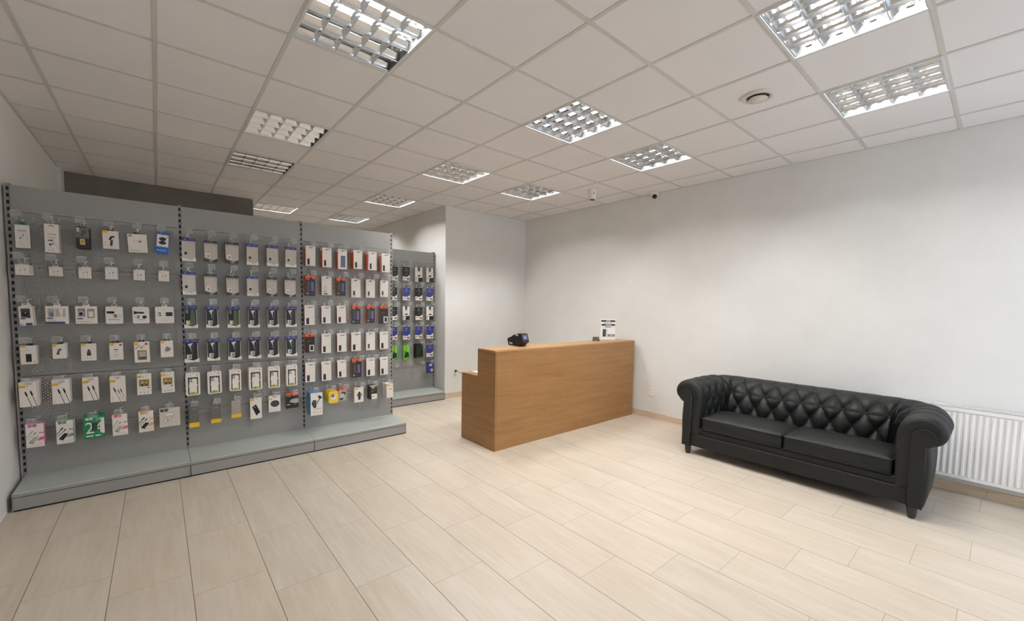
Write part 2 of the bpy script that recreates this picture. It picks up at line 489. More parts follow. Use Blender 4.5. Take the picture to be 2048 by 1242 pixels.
l = MB().lathe([(.036, -.121), (.034, -.127), (.0, -.129)], M_lens, 32).build('lens', v)
MB().lathe([(.012, -.128), (.009, -.131), (0, -.131)], M_lensr, 20).build('lens_ring', l)
MB().tube([(-.030, -.046, -.052), (-.0335, -.0505, -.052)], .007, M_lens, 12).build('cable_hole', v)
v = empty('security_camera', (5.70, -.842, ZC))
tag(v, 'small white dome security camera with round black lens beside the right wall', 'security camera')
MB().lathe([(.050, 0), (.050, -.022), (.045, -.030), (.0, -.032)], M_camw, 36).build('mount', v)
ball = MB(); prof = [(.040*math.sin(a*PI/14), -.040*math.cos(a*PI/14)) for a in range(0, 15)]
ball.lathe(prof, M_camw, 32, Matrix.Translation((0, 0, -.052)))
b = ball.build('ball', v)
q = Vector((-.80, -.52, -.30)).to_track_quat('Z', 'Y').to_matrix().to_4x4()
MB().lathe([(.030, .024), (.029, .034), (.0, .042)], M_lens, 32, Matrix.Translation((0, 0, -.052)) @ q).build('lens', b)

# ------------------------------------------------------------------ sockets
M_sock = mat('white_socket_plastic', (240, 236, 230), .3)
M_hole = mat('socket_hole', (60, 56, 52), .6)
def socket(name, label, loc, rz, n):
    r = empty(name, loc, rz); tag(r, label, 'power socket')
    hgt = .108 if n == 2 else .082
    MB().box((-.041, -.010, -hgt/2), (.041, 0, hgt/2), M_sock, bev=.003).build('plate', r)
    for k in range(n):
        z = (k-(n-1)/2)*.046
        w = MB()
        w.lathe([(.0205, 0), (.0205, .003), (.0185, .003), (.0175, .0006), (.0, .0006)], M_sock, 28, Matrix.Translation((0, -.010, z)) @ Matrix.Rotation(PI/2, 4, 'X'), smooth=False)
        for s in (-1, 1): w.tube([(s*.0095, -.0092, z), (s*.0095, -.0108, z)], .0026, M_hole, 10)
        w.tube([(0, -.009, z+.008), (0, -.018, z+.008)], .0024, M_wire, 8)
        w.build('socket_well', r)
    return r
socket('wall_socket', 'white double wall socket between counter and sofa', (XW, -.868, .362), -PI/2, 2)
socket('wall_socket', 'white wall socket left of the counter with black plug in it', (4.266, YC, .405), 0, 2)
M_blk = mat('black_cable_rubber', (20, 20, 20), .5)
pc = empty('power_cable', (4.258, 1.745, .440)); tag(pc, 'black plug and cable running from socket behind the counter', 'cable')
pl = MB().lathe([(.016, 0), (.018, .012), (.016, .030), (.008, .040), (0, .042)], M_blk, 20, Matrix.Rotation(PI/2, 4, 'X')).build('plug', pc)
pts = []
A = Vector((0, -.04, 0)); Bp = Vector((3.30-4.258, -.012-1.745, .728-.44))
for k in range(25):
    t = k/24; p = A.lerp(Bp, t); p.z -= .02*math.sin(PI*t); pts.append(p)
MB().tube(pts, .004, M_blk, 8).build('cord', pc)

# ------------------------------------------------------------------ reception counter
D0, D1 = 3.2018, 5.7030; YD = -.6224; YD2 = -.0138; YD1 = -.3162; ZD = 1.0563; ZD2 = .7543
ctr = empty('reception_counter', ((D0+D1)/2, (YD+YD2)/2, 0))
tag(ctr, 'oak-look reception counter with raised front and lower worktop behind', 'counter')
def cpart(name, mb): o = mb.build(name, ctr, (-(D0+D1)/2, -(YD+YD2)/2, 0)); return o
th = .018
cpart('front_panel', MB().box((D0+th+.0015, YD, 0), (D1, YD+th, ZD-th-.002), M_wood, bev=.0008))
sp = MB().prism([(YD+.0015, 0), (YD2, 0), (YD2, ZD2-.0), (YD1, ZD2-.0), (YD1, ZD-th-.002), (YD+.0015, ZD-th-.002)], 'x', D0, D0+th, M_wood)
sp.box((D0-.0006, YD, 0), (D0+.003, YD+.0014, ZD-th-.002), M_edge)
cpart('side_panel', sp)
cpart('side_panel', MB().prism([(YD+th, 0), (YD2, 0), (YD2, ZD2), (YD1, ZD2), (YD1, ZD-th-.002), (YD+th, ZD-th-.002)], 'x', D1-th, D1, M_wood))
M_woodtop = wood_mat('oak_laminate_top', tint=-22)
tp = MB().box((D0, YD, ZD-th), (D1, YD1, ZD), M_woodtop, bev=.0008)
tp.box((D0, YD-.0006, ZD-th-.0016), (D1, YD+.003, ZD-th), M_edge)
cpart('top', tp)
cpart('back_riser', MB().box((D0+th, YD1-th, ZD2), (D1-th, YD1, ZD-th), M_wood))
cpart('worktop', MB().box((D0+th, YD1, ZD2-th), (D1-th, YD2, ZD2), M_woodtop))
M_paper = mat('white_paper', (240, 238, 234), .6)
tag(MB().box((3.31, -.28, ZD2+.0005), (3.60, -.06, ZD2+.006), M_paper).build('paper_sheet'), 'white paper lying on the lower worktop behind the counter front', 'paper')

# printed sign, tent card, payment terminal
M_acr = clear_mat('clear_acrylic', (235, 238, 238), .22, .05)
M_ink = mat('black_ink', (34, 32, 31), .5)
M_ink2 = mat('grey_ink', (120, 118, 116), .5)
M_white = mat('white_print', (240, 239, 237), .4)
sg = empty('printed_sign', (5.385, -.395, ZD+.001), -.70)
tag(sg, 'white printed sign with black bars in clear holder on the counter', 'sign')
MB().box((-.108, -.004, 0), (.108, .004, .303), M_acr).box((-.108, -.004, 0), (.108, .07, .003), M_acr).build('clear_holder', sg)
pg = MB().box((-.105, -.0056, .004), (.105, -.0046, .300), M_white)
def glyphs(u0, u1, v0, v1, n, m):
    out = []; rr = random.Random(int(u0*1000+v0*777)+n)
    for k in range(n):
        a = u0+(u1-u0)*k/n; b = a+(u1-u0)/n*.78
        out.append(('r', a, v0, a+(b-a)*.35, v1, m)); q = rr.choice((0, 1, 2))
        if q != 0: out.append(('r', a, v1-(v1-v0)*.28, b, v1, m))
        if q != 1: out.append(('r', a, v0, b, v0+(v1-v0)*.28, m))
        if rr.random() < .5: out.append(('r', b-(b-a)*.3, v0, b, v1, m))
    return out
L = [('r', .04, .845, .96, .925, M_ink), ('r', .06, .665, .96, .745, M_ink)]
L += glyphs(.36, .66, .862, .908, 6, M_white)+glyphs(.22, .80, .775, .812, 13, M_ink2)+glyphs(.32, .74, .682, .728, 8, M_white)+glyphs(.32, .72, .59, .635, 9, M_ink)
L += [('r', .16, .155, .44, .50, mat('pale_phone_print', (196, 200, 194), .4)), ('r', .15, .155, .36, .50, M_ink), ('r', .17, .20, .345, .46, mat('dark_phone_print', (62, 62, 60), .4))]
L += [('r', .49, .17, .955, .265, M_ink)]+glyphs(.54, .90, .19, .245, 8, M_white)
deco(pg, L, .21, .296, -.0056, .004, step=.0001)
pg.build('printed_page', sg)
tc = empty('tent_card', (5.125, -.395, ZD), -.55); tag(tc, 'small black card on the counter left of the white sign', 'card')
M_card = mat('black_card', (28, 28, 26), .4)
cb = MB().prism([(-.022, .008), (.0, .056), (.022, .008)], 'x', -.043, .043, M_card)
cb.build('card', tc)
for s in (-1, 1): MB().box((s*.034-.008, -.022, 0), (s*.034+.008, .022, .010), M_card).build('foot', tc)
T = Matrix.Translation((0, -.022, .008)) @ Matrix.Rotation(-math.atan2(.022, .048), 4, 'X')
mk = MB(); deco(mk, glyphs(.12, .45, .40, .60, 4, M_ink2)+glyphs(.55, .9, .4, .6, 4, M_ink2), .086, .053, 0, T=T, step=.0001); mk.build('lettering', tc)

M_dev = mat('black_device_plastic', (30, 30, 28), .38)
M_scr = mat('terminal_screen', (62, 66, 92), .15, emit=(.25, .30, .55), es=.12)
M_scr2 = mat('terminal_screen_glow', (92, 98, 132), .15, emit=(.42, .47, .75), es=.2)
M_stk = mat('pale_sticker', (206, 200, 188), .5)
tm = empty('payment_terminal', (3.752, -.33, ZD)); tag(tm, 'black wedge-shaped payment terminal with lit screen on the counter', 'terminal')
# side outline: y forward is negative (towards the customer side)
prof = [(.095, .004), (.118, .076), (.098, .086), (.045, .106), (.010, .126), (-.075, .150), (-.120, .146), (-.152, .052), (-.125, .040), (-.092, .004)]
bd = MB().prism(prof, 'x', -.050, .050, M_dev)
b = bd.build('body', tm)
ax = Vector((0, -.120+.152, .146-.052)).normalized()     # up along the screen face
S = Matrix.Translation((0, -.152, .052)) @ Matrix.Rotation(-math.atan2(.032, .094), 4, 'X')
sc = MB(); sc.box((-.043, -.002, .022), (.043, .004, .092), M_slot_shade, T=S)
deco(sc, [('r', .08, .06, .92, .94, M_scr), ('r', .28, .22, .74, .72, M_scr2)], .086, .070, -.002, .022, T=S, step=.0003)
sc.build('screen', tm)
def sidedeco(name, pts):
    MB().add([(-.0506, a, z) for a, z in pts], [tuple(range(len(pts)))], M_stk).build(name, tm)
sidedeco('sticker', [(.080, .022), (.022, .018), (.022, .036), (.083, .040)])
sidedeco('sticker', [(-.028, .118), (-.070, .118), (-.076, .140), (-.034, .136)])
for yy in (.07, -.07): MB().box((-.04, yy-.01, 0), (.04, yy+.01, .005), M_blk).build('rubber_foot', tm)

# ------------------------------------------------------------------ radiator
M_rad = mat('white_radiator_enamel', (238, 236, 234), .28, spec=.5)
M_gap = mat('radiator_gap_dark', (58, 56, 54), .7)
rd = empty('radiator', (5.70, -3.95, 0)); tag(rd, 'white panel radiator on the right wall behind the sofa', 'radiator')
RY0, RY1, RZ0, RZ1 = -.78, .70, .140, .742
XF = -.042
fr = MB(); fr.box((XF+.010, RY0, RZ0), (XF+.014, RY1, RZ1), M_rad)
n = int((RY1-RY0-.05)/.0365)
for k in range(n):      # pressed vertical flutes, wide and rounded
    y = RY0+.035+k*.0365
    fr.prism([(XF+.011, y-.0125), (XF+.002, y-.0085), (XF, y-.005), (XF, y+.005), (XF+.002, y+.0085), (XF+.011, y+.0125)], 'z', RZ0+.032, RZ1-.05, M_rad, smooth=False)
fr.box((XF+.002, RY0, RZ0), (XF+.011, RY1, RZ0+.022), M_rad, bev=.003); fr.box((XF+.002, RY0, RZ1-.040), (XF+.011, RY1, RZ1), M_rad, bev=.003)
fr.build('front_panel', rd)
MB().box((.045, RY0, RZ0), (.050, RY1, RZ1), M_rad).build('rear_panel', rd)
sd = MB(); sd.box((XF, RY0-.003, RZ0), (.050, RY0, RZ1), M_rad); sd.box((XF, RY1, RZ0), (.050, RY1+.003, RZ1), M_rad); sd.build('side_cover', rd)
gr = MB(); gr.box((XF+.004, RY0, RZ1-.014), (.048, RY1, RZ1-.012), M_gap)
gr.box((XF+.002, RY0, RZ1-.006), (XF+.010, RY1, RZ1+.002), M_rad); gr.box((.042, RY0, RZ1-.006), (.050, RY1, RZ1+.002), M_rad); gr.box((.001, RY0, RZ1-.006), (.006, RY1, RZ1+.002), M_rad)
k = RY0
while k < RY1:
    gr.box((XF+.010, k, RZ1-.006), (.042, k+.006, RZ1+.002), M_rad); k += .0135
gr.build('top_grille', rd)
for yy in (-.46, -.41): MB().tube([(.005, yy, .142), (.005, yy, .118), (.005, yy, 0)], .009, M_rad, 12).build('pipe', rd)
MB().box((-.012, -.475, .108), (.022, -.395, .136), M_rad, bev=.004).build('valve_block', rd)
br = MB()
for yy in (-.62, .54): br.box((.05, yy-.02, .20), (XW-5.70, yy+.02, .66), M_rad)
br.build('wall_bracket', rd)
# ------------------------------------------------------------------ chesterfield sofa
def leather(name, rgb, rough=.42):
    m = mat(name, rgb, rough, spec=.3); t = NT(m); b = t.n['Principled BSDF']
    x, y, z, v = t.xyz('Object')
    n = t.noise(v, 230, 3, .6); n2 = t.noise(v, 9, 3, .5)
    t.l.new(t.bump(t.m('ADD', n, t.m('MULTIPLY', n2, .6)), .16, .0008), b.inputs['Normal'])
    t.l.new(t.m('ADD', rough-.06, t.m('MULTIPLY', n2, .14)), b.inputs['Roughness'])
    return m
M_lea = leather('black_leather', (29, 30, 29), .55)
M_lea2 = leather('black_leather_smooth', (29, 30, 29), .58)
M_foot = mat('black_painted_wood', (34, 36, 36), .35)
sofa = empty('chesterfield_sofa', (5.20, -2.73, 0))
tag(sofa, 'black leather chesterfield sofa with button-tufted back and rolled arms', 'sofa')
SO = Vector((-5.20, 2.73, 0))
def spart(name, mb): return mb.build(name, sofa, SO)
YA, YB2, XF0, XB, RC = -1.820, -3.640, 4.795, 5.520, .27
path = []
def addline(a, b, n):
    for k in range(n): path.append((a[0]+(b[0]-a[0])*k/n, a[1]+(b[1]-a[1])*k/n))
addline((XF0, YA), (XB-RC, YA), 60)
for k in range(36):
    a = PI/2-PI/2*k/36; path.append((XB-RC+RC*math.cos(a), YA-RC+RC*math.sin(a)))
addline((XB, YA-RC), (XB, YB2+RC), 170)
for k in range(36):
    a = 0-PI/2*k/36; path.append((XB-RC+RC*math.cos(a), YB2+RC+RC*math.sin(a)))
addline((XB-RC, YB2), (XF0, YB2), 60); path.append((XF0, YB2))
path = [Vector((p[0], p[1], 0)) for p in path]
SEC = [(-.172, .22), (-.172, .30), (-.174, .40), (-.178, .50), (-.180, .58), (-.172, .65), (-.146, .712), (-.100, .755), (-.045, .773), (.010, .766), (.058, .735), (.088, .688), (.094, .640), (.078, .596), (.046, .566), (.012, .553), (.002, .548)]
OUT = [(.002, .546), (.014, .50), (.020, .40), (.018, .28), (.008, .16), (-.004, .095), (-.03, .09)]
def resample(pts, n):
    P = [Vector((a, b)) for a, b in pts]
    def cr(p0, p1, p2, p3, t): return .5*((2*p1)+(-p0+p2)*t+(2*p0-5*p1+4*p2-p3)*t*t+(-p0+3*p1-3*p2+p3)*t**3)
    dense = []
    for i in range(len(P)-1):
        p0 = P[max(i-1, 0)]; p3 = P[min(i+2, len(P)-1)]
        for k in range(12): dense.append(cr(p0, P[i], P[i+1], p3, k/12))
    dense.append(P[-1])
    L = [0]
    for a, b in zip(dense, dense[1:]): L.append(L[-1]+(b-a).length)
    out = []; j = 0
    for k in range(n+1):
        d = L[-1]*k/n
        while j < len(L)-2 and L[j+1] < d: j += 1
        t = (d-L[j])/max(L[j+1]-L[j], 1e-9); out.append((dense[j].lerp(dense[j+1], t), d))
    return out
slen = [0.]
for a, b in zip(path, path[1:]): slen.append(slen[-1]+(b-a).length)
STOT = slen[-1]
NOR = []
for i in range(len(path)):
    d = (path[min(i+1, len(path)-1)]-path[max(i-1, 0)]).normalized()
    NOR.append(Vector((-d.y, d.x, 0)))      # outward (away from the seat)
def backness(i):
    s = slen[i]; a0 = XB-RC-XF0; w = RC*PI/2
    def st(t): t = max(0, min(1, t)); return t*t*(3-2*t)
    return st((s-a0)/w)*st((STOT-s-a0)/w)
TA, TB = .158, .130     # button spacing along, row spacing across
T0 = .150                # arc position of the lowest row
def tuft(s, t, bk=0):
    x = (s-STOT/2)/TA; r = (t-T0)/TB
    top = 3.0
    if r > top:                                  # pleats running over the roll from the last row
        g = abs(math.sin(PI*(x+.5)))**.5
        if bk > 0: g = g+(.85-g)*min(1, (r-top)/.45)*.85*bk
        k = min(1, (r-top)/.5); flat = 1-.25*min(1, (r-top)/3)
        return (g*(1-k*.45)+k*.45)*flat
    if r < .2: return .75+.1*abs(math.sin(PI*x))
    u = x+r/2; v = x-r/2
    d = (abs(math.sin(PI*u))*abs(math.sin(PI*v)))**.42
    band = min(1, abs(r-2)/.30)**.5
    return d*(.72+.28*band)
def sweep(sec, n, name, amp, mtl, prof=None, flute=0):
    R = resample(sec, n); mb = MB(); vs = []; fs = []; m = len(R)
    nor2 = []
    for k in range(m):
        a = R[max(k-1, 0)][0]; b = R[min(k+1, m-1)][0]; d = (b-a).normalized(); nor2.append(Vector((-d.y, d.x)))
    for i, p in enumerate(path):
        bk = backness(i); e = min(slen[i], STOT-slen[i]); rr = .035
        shr = rr*(1-math.sqrt(max(0, 1-(1-min(e/rr, 1))**2)))
        for k in range(m):
            q, t = R[k]; nn = nor2[k]
            h = 0
            if amp: h = amp*(tuft(slen[i], t, bk)-.75)*min(1, max(0, e-.05)/.12) if prof else 0
            if flute: h = flute*abs(math.sin(PI*slen[i]/.086))**.5
            o = q.x+nn.x*(h-shr); z = q.y+nn.y*(h-shr)
            sc = 1+.42*bk if o < 0 else 1-.12*bk
            o2 = o*sc-(.02+.0*z)*0
            if o < 0: o2 -= .055*bk*(1-min(1, max(0, (z-.25)/.45)))*1.0
            w = p+NOR[i]*o2; vs.append((w.x, w.y, z+.004*bk))
    for i in range(len(path)-1):
        for k in range(m-1):
            a = i*m+k; fs.append((a, a+1, a+m+1, a+m))
    mb.add(vs, fs, mtl, True)
    for ring, p0, rev in ((vs[:m], path[0], False), (vs[-m:], path[-1], True)):   # end caps, with the inner front of the arm closed to its foot
        N0 = NOR[0] if not rev else NOR[-1]; ex = []
        if prof: ex = [tuple((p0+N0*o_)[:2])+(z_,) for o_, z_ in ((-.03, .548), (-.03, .222))]
        cap = list(ring)+ex; idx = tuple(range(len(cap)))
        mb.add(cap, [idx[::-1] if rev else idx], mtl)
    return spart(name, mb), R
uph, RS = sweep(SEC, 110, 'tufted_upholstery', .036, M_lea, True)
sweep(OUT, 24, 'outer_panel', 0, M_lea2)
# buttons
def secpoint(s, t):
    i = min(range(len(slen)), key=lambda k: abs(slen[k]-s)); k = min(range(len(RS)), key=lambda k: abs(RS[k][1]-t))
    q = RS[k][0]; a = RS[max(k-1, 0)][0]; b = RS[min(k+1, len(RS)-1)][0]; d = (b-a).normalized(); nn = Vector((-d.y, d.x))
    h = .036*(0-.75)*min(1, max(0, min(slen[i], STOT-slen[i])-.05)/.12)+.001; bk = backness(i)
    o = q.x+nn.x*h; z = q.y+nn.y*h; o2 = o*(1+.42*bk) if o < 0 else o*(1-.12*bk)
    if o < 0: o2 -= .055*bk*(1-min(1, max(0, (z-.25)/.45)))
    w = path[i]+NOR[i]*o2
    return Vector((w.x, w.y, z+.004*bk)), (NOR[i]*nn.x+Vector((0, 0, nn.y))).normalized()
bme = MB().lathe([(.0, -.003), (.0105, -.001), (.0115, .003), (.009, .0065), (.0045, .0085), (.0, .009)], M_lea2, 16).mesh('button')
nb = 0
for r in range(1, 4):
    k = -13
    while k <= 13:
        s = STOT/2+(k+(.5 if r % 2 else 0))*TA
        if .16 < s < STOT-.16:
            P, N = secpoint(s, T0+r*TB)
            o = bpy.data.objects.new('button', bme); COL.objects.link(o); o.parent = sofa
            o.location = P+SO; o.rotation_euler = N.to_track_quat('Z', 'Y').to_euler(); nb += 1
        k += 1
# scroll-shaped front plates with piping
def plate(side):
    yb = YA if side > 0 else YB2; C = (-.026, .612); R = .064
    pts = [(-.088, .092), (-.010, .092), (-.010, .553)]
    a0 = math.atan2(.553-C[1], -.010-C[0]); a1 = math.pi+math.asin((C[1]-.560)/R)*0+.10
    for k in range(29):
        a = a0+(a1-a0)*k/28; pts.append((C[0]+R*math.cos(a)*(1.0), C[1]+R*math.sin(a)))
    pts = [(yb+side*o, z) for o, z in pts]
    if side > 0: pts = pts[::-1]
    mb = MB().prism(pts, 'x', XF0-.016, XF0+.03, M_lea2)
    o = spart('arm_front_plate', mb)
    # rounded cord round its edge
    cc = [Vector((XF0-.013, p[0], p[1])) for p in pts]
    MB().tube(cc+[cc[0]], .0045, M_lea2, 8).build('piping', o)
    return o
plate(1); plate(-1)
# body under the seat, front rail, cushions
MB2 = MB().box((XF0+.045, YB2+.10, .10), (5.45, YA-.10, .262), M_lea2)
spart('seat_deck', MB2)
rail = MB().box((XF0+.004, YB2+.086, .092), (XF0+.05, YA-.086, .222), M_lea2, bev=.012)
rr = spart('front_rail', rail)
MB().tube([(XF0+.012, YB2+.09, .219), (XF0+.012, YA-.09, .219)], .005, M_lea2, 8).build('piping', rr)
rail2 = MB().box((XF0+.018, YB2+.15, .215), (XF0+.08, YA-.15, .285), M_lea2, bev=.014); spart('upper_rail', rail2)
def cushion(y0, y1):
    bm = bmesh.new(); nx, ny, nz = 26, 34, 8
    x0, x1, z0, z1 = XF0+.008, 5.30, .282, .408
    mb = MB(); vs = []; fs = []; idx = {}
    def P(a, b, c):     # a,b,c in -1..1 on the cube surface -> rounded puffed cushion
        def se(a, b): return a*math.sqrt(max(0, 1-0*b*b))
        X = (x0+x1)/2+a*(x1-x0)/2; Y = (y0+y1)/2+b*(y1-y0)/2; Z = (z0+z1)/2+c*(z1-z0)/2
        r = .028; hx, hy, hz = (x1-x0)/2, (y1-y0)/2, (z1-z0)/2
        dx, dy, dz = a*hx, b*hy, c*hz
        q = Vector((max(-hx+r, min(hx-r, dx)), max(-hy+r, min(hy-r, dy)), max(-hz+r*.8, min(hz-r*.8, dz))))
        d = Vector((dx, dy, dz))-q
        if d.length > 1e-9: d = d.normalized()*r*.9
        w = q+d
        puff = (1-a**4)*(1-b**4)
        if c > 0: w.z += .030*puff*c
        w.x += -.008*(1-abs(b)**3)*(1 if a < 0 else 0)*abs(a)**6
        return ((x0+x1)/2+w.x, (y0+y1)/2+w.y, (z0+z1)/2+w.z)
    def key(i, j, k):
        if (i, j, k) not in idx:
            idx[(i, j, k)] = len(vs)
            f = lambda t, n: math.sin(PI/2*(2*t/n-1)) if False else (2*t/n-1)
            vs.append(P(f(i, nx), f(j, ny), f(k, nz)))
        return idx[(i, j, k)]
    for i in range(nx):
        for j in range(ny):
            fs.append((key(i, j, nz), key(i+1, j, nz), key(i+1, j+1, nz), key(i, j+1, nz)))
            fs.append((key(i, j, 0), key(i, j+1, 0), key(i+1, j+1, 0), key(i+1, j, 0)))
    for i in range(nx):
        for k in range(nz):
            fs.append((key(i, 0, k), key(i+1, 0, k), key(i+1, 0, k+1), key(i, 0, k+1)))
            fs.append((key(i, ny, k), key(i, ny, k+1), key(i+1, ny, k+1), key(i+1, ny, k)))
    for j in range(ny):
        for k in range(nz):
            fs.append((key(0, j, k), key(0, j, k+1), key(0, j+1, k+1), key(0, j+1, k)))
            fs.append((key(nx, j, k), key(nx, j+1, k), key(nx, j+1, k+1), key(nx, j, k+1)))
    mb.add(vs, fs, M_lea2, True)
    o = spart('seat_cushion', mb)
    for zz in (z1-.009, z0+.010):
        r = .03; pts = []
        for (cx, cyy, a0) in ((x0+r, y0+r, 180), (x1-r, y0+r, 270), (x1-r, y1-r, 0), (x0+r, y1-r, 90)):
            for k in range(7):
                a = math.radians(a0+k*15); pts.append((cx+(r-.003)*math.cos(a)-.004*(cx < 5), cyy+(r-.003)*math.sin(a), zz))
        pts.append(pts[0]); MB().tube(pts, .0042, M_lea2, 8).build('piping', o)
ym = (YA+YB2)/2
cushion(ym+.002, YA-.182); cushion(YB2+.182, ym-.002)
foot = MB().lathe([(.0, 0), (.017, .001), (.024, .012), (.029, .040), (.031, .075), (.031, .10), (0, .10)], M_foot, 24).mesh('foot')
for fx, fy in ((XF0+.02, YA-.06), (XF0+.02, YB2+.06), (5.42, YA-.10), (5.42, YB2+.10)):
    part('foot', foot, sofa, Vector((fx, fy, 0))+SO)

# ------------------------------------------------------------------ shelving units
PITCHX = 1.0077; GX = [-.2686+PITCHX*k for k in range(4)]; ZT = 2.36; ZS = [.498, .915, 1.332, 1.749]; ZPT = 2.166
def upright(x, y, ztop, dback):
    mb = MB().box((x-.015, y, 0), (x+.015, y+dback, ztop+.012), M_post)
    z = .17
    while z < ztop-.01:
        mb.add([(x-.0068, y-.0008, z), (x+.0068, y-.0008, z), (x+.0068, y-.0008, z+.027), (x-.0068, y-.0008, z+.027)], [(0, 1, 2, 3)], M_slot_shade)
        z += .05
    return mb
def bay(x0, x1, y, yfront, ztop, label, left_post, zs, zpt, back=True, end_right=False, end_left=False):
    g = empty('display_shelving', ((x0+x1)/2, (y+yfront)/2, 0))
    tag(g, label, 'shelving unit', 'grey perforated display shelving')
    off = (-(x0+x1)/2, -(y+yfront)/2, 0)
    D = .075
    def gp(name, mb, loc=None):
        o = mb.build(name, g, off)
        return o
    if left_post: gp('upright', upright(x0, y, ztop, D))
    gp('upright', upright(x1, y, ztop, D))
    a, b = x0+.0105, x1-.0105
    gp('top_panel', MB().box((a, y-.004, zpt+.0015), (b, y+.010, ztop), M_shelf, bev=.0015))
    gp('lower_panel', MB().box((a, y-.004, .145), (b, y+.010, zs[0]-.0015), M_shelf, bev=.001))
    pm = MB().box((0, 0, .0015), (b-a, .0012, .4155), M_perf).mesh('perforated_panel')
    for z in zs:
        o = bpy.data.objects.new('perforated_panel', pm); COL.objects.link(o); o.parent = g; o.location = (a+off[0], y-.003+off[1], z)
    if back:
        for z in zs:
            o = bpy.data.objects.new('rear_perforated_panel', pm); COL.objects.link(o); o.parent = g; o.location = (a+off[0], y+D-.002+off[1], z)
        gp('rear_panel', MB().box((a, y+D-.004, zpt+.0015), (b, y+D+.004, ztop), M_shelf).box((a, y+D-.004, .10), (b, y+D+.004, zs[0]-.0015), M_shelf))
    # base: shelf on brackets with a kick plate
    p, q = x0+.0015, x1-.0015
    sh = MB().prism([(yfront+.006, .1335), (y-.004, .1470), (y-.004, .120), (yfront+.02, .118), (yfront+.02, .106), (yfront+.0, .106), (yfront, .128)], 'x', p, q, M_shtop)
    sh.box((p, yfront-.0012, .106), (q, yfront+.0, .128), M_shelf)
    gp('base_shelf', sh)
    gp('kick_plate', MB().box((p, yfront+.006, .012), (q, yfront+.010, .0995), M_shelf).box((p, yfront+.012, .0995), (q, yfront+.016, .106), M_slot_shade).box((p, yfront+.010, .0), (q, yfront+.03, .02), M_slot_shade))  # dark strips paint the shade in the gaps above and below the plate
    for s, flag in ((x0, end_left), (x1, end_right)):
        e = MB(); sg_ = -1 if s == x0 else 1
        e.box((s-.0015 if not flag else min(s-.001, s+sg_*.004), yfront+.002, .004), (s+.0015 if not flag else max(s+.001, s+sg_*.004), y, .128), M_post)
        if flag:
            xx = s+sg_*.0045
            for z in (.02, .05, .08):
                e.add([(xx, yfront+.006, z), (xx, yfront+.018, z), (xx, yfront+.018, z+.02), (xx, yfront+.006, z+.02)], [(0, 1, 2, 3)], M_slot_shade)
        gp('base_bracket', e)
    return g
YG = .8741; YGF = .4817
bay(GX[0], GX[1], YG, YGF, ZT, 'left bay of the long grey shelving, against the left wall', True, ZS, ZPT, end_left=True)
bay(GX[1], GX[2], YG, YGF, ZT, 'middle bay of the long grey shelving, mostly clear phone case packs', False, ZS, ZPT)
bay(GX[2], GX[3], YG, YGF, ZT, 'right bay of the long grey shelving, mostly white phone case boxes', False, ZS, ZPT, end_right=True)
YG2 = 2.07
bay(3.035, 4.035, YG2, 1.70, 2.345, 'separate grey shelving unit farther back, beside the recess wall', True, ZS, ZPT, end_right=True)

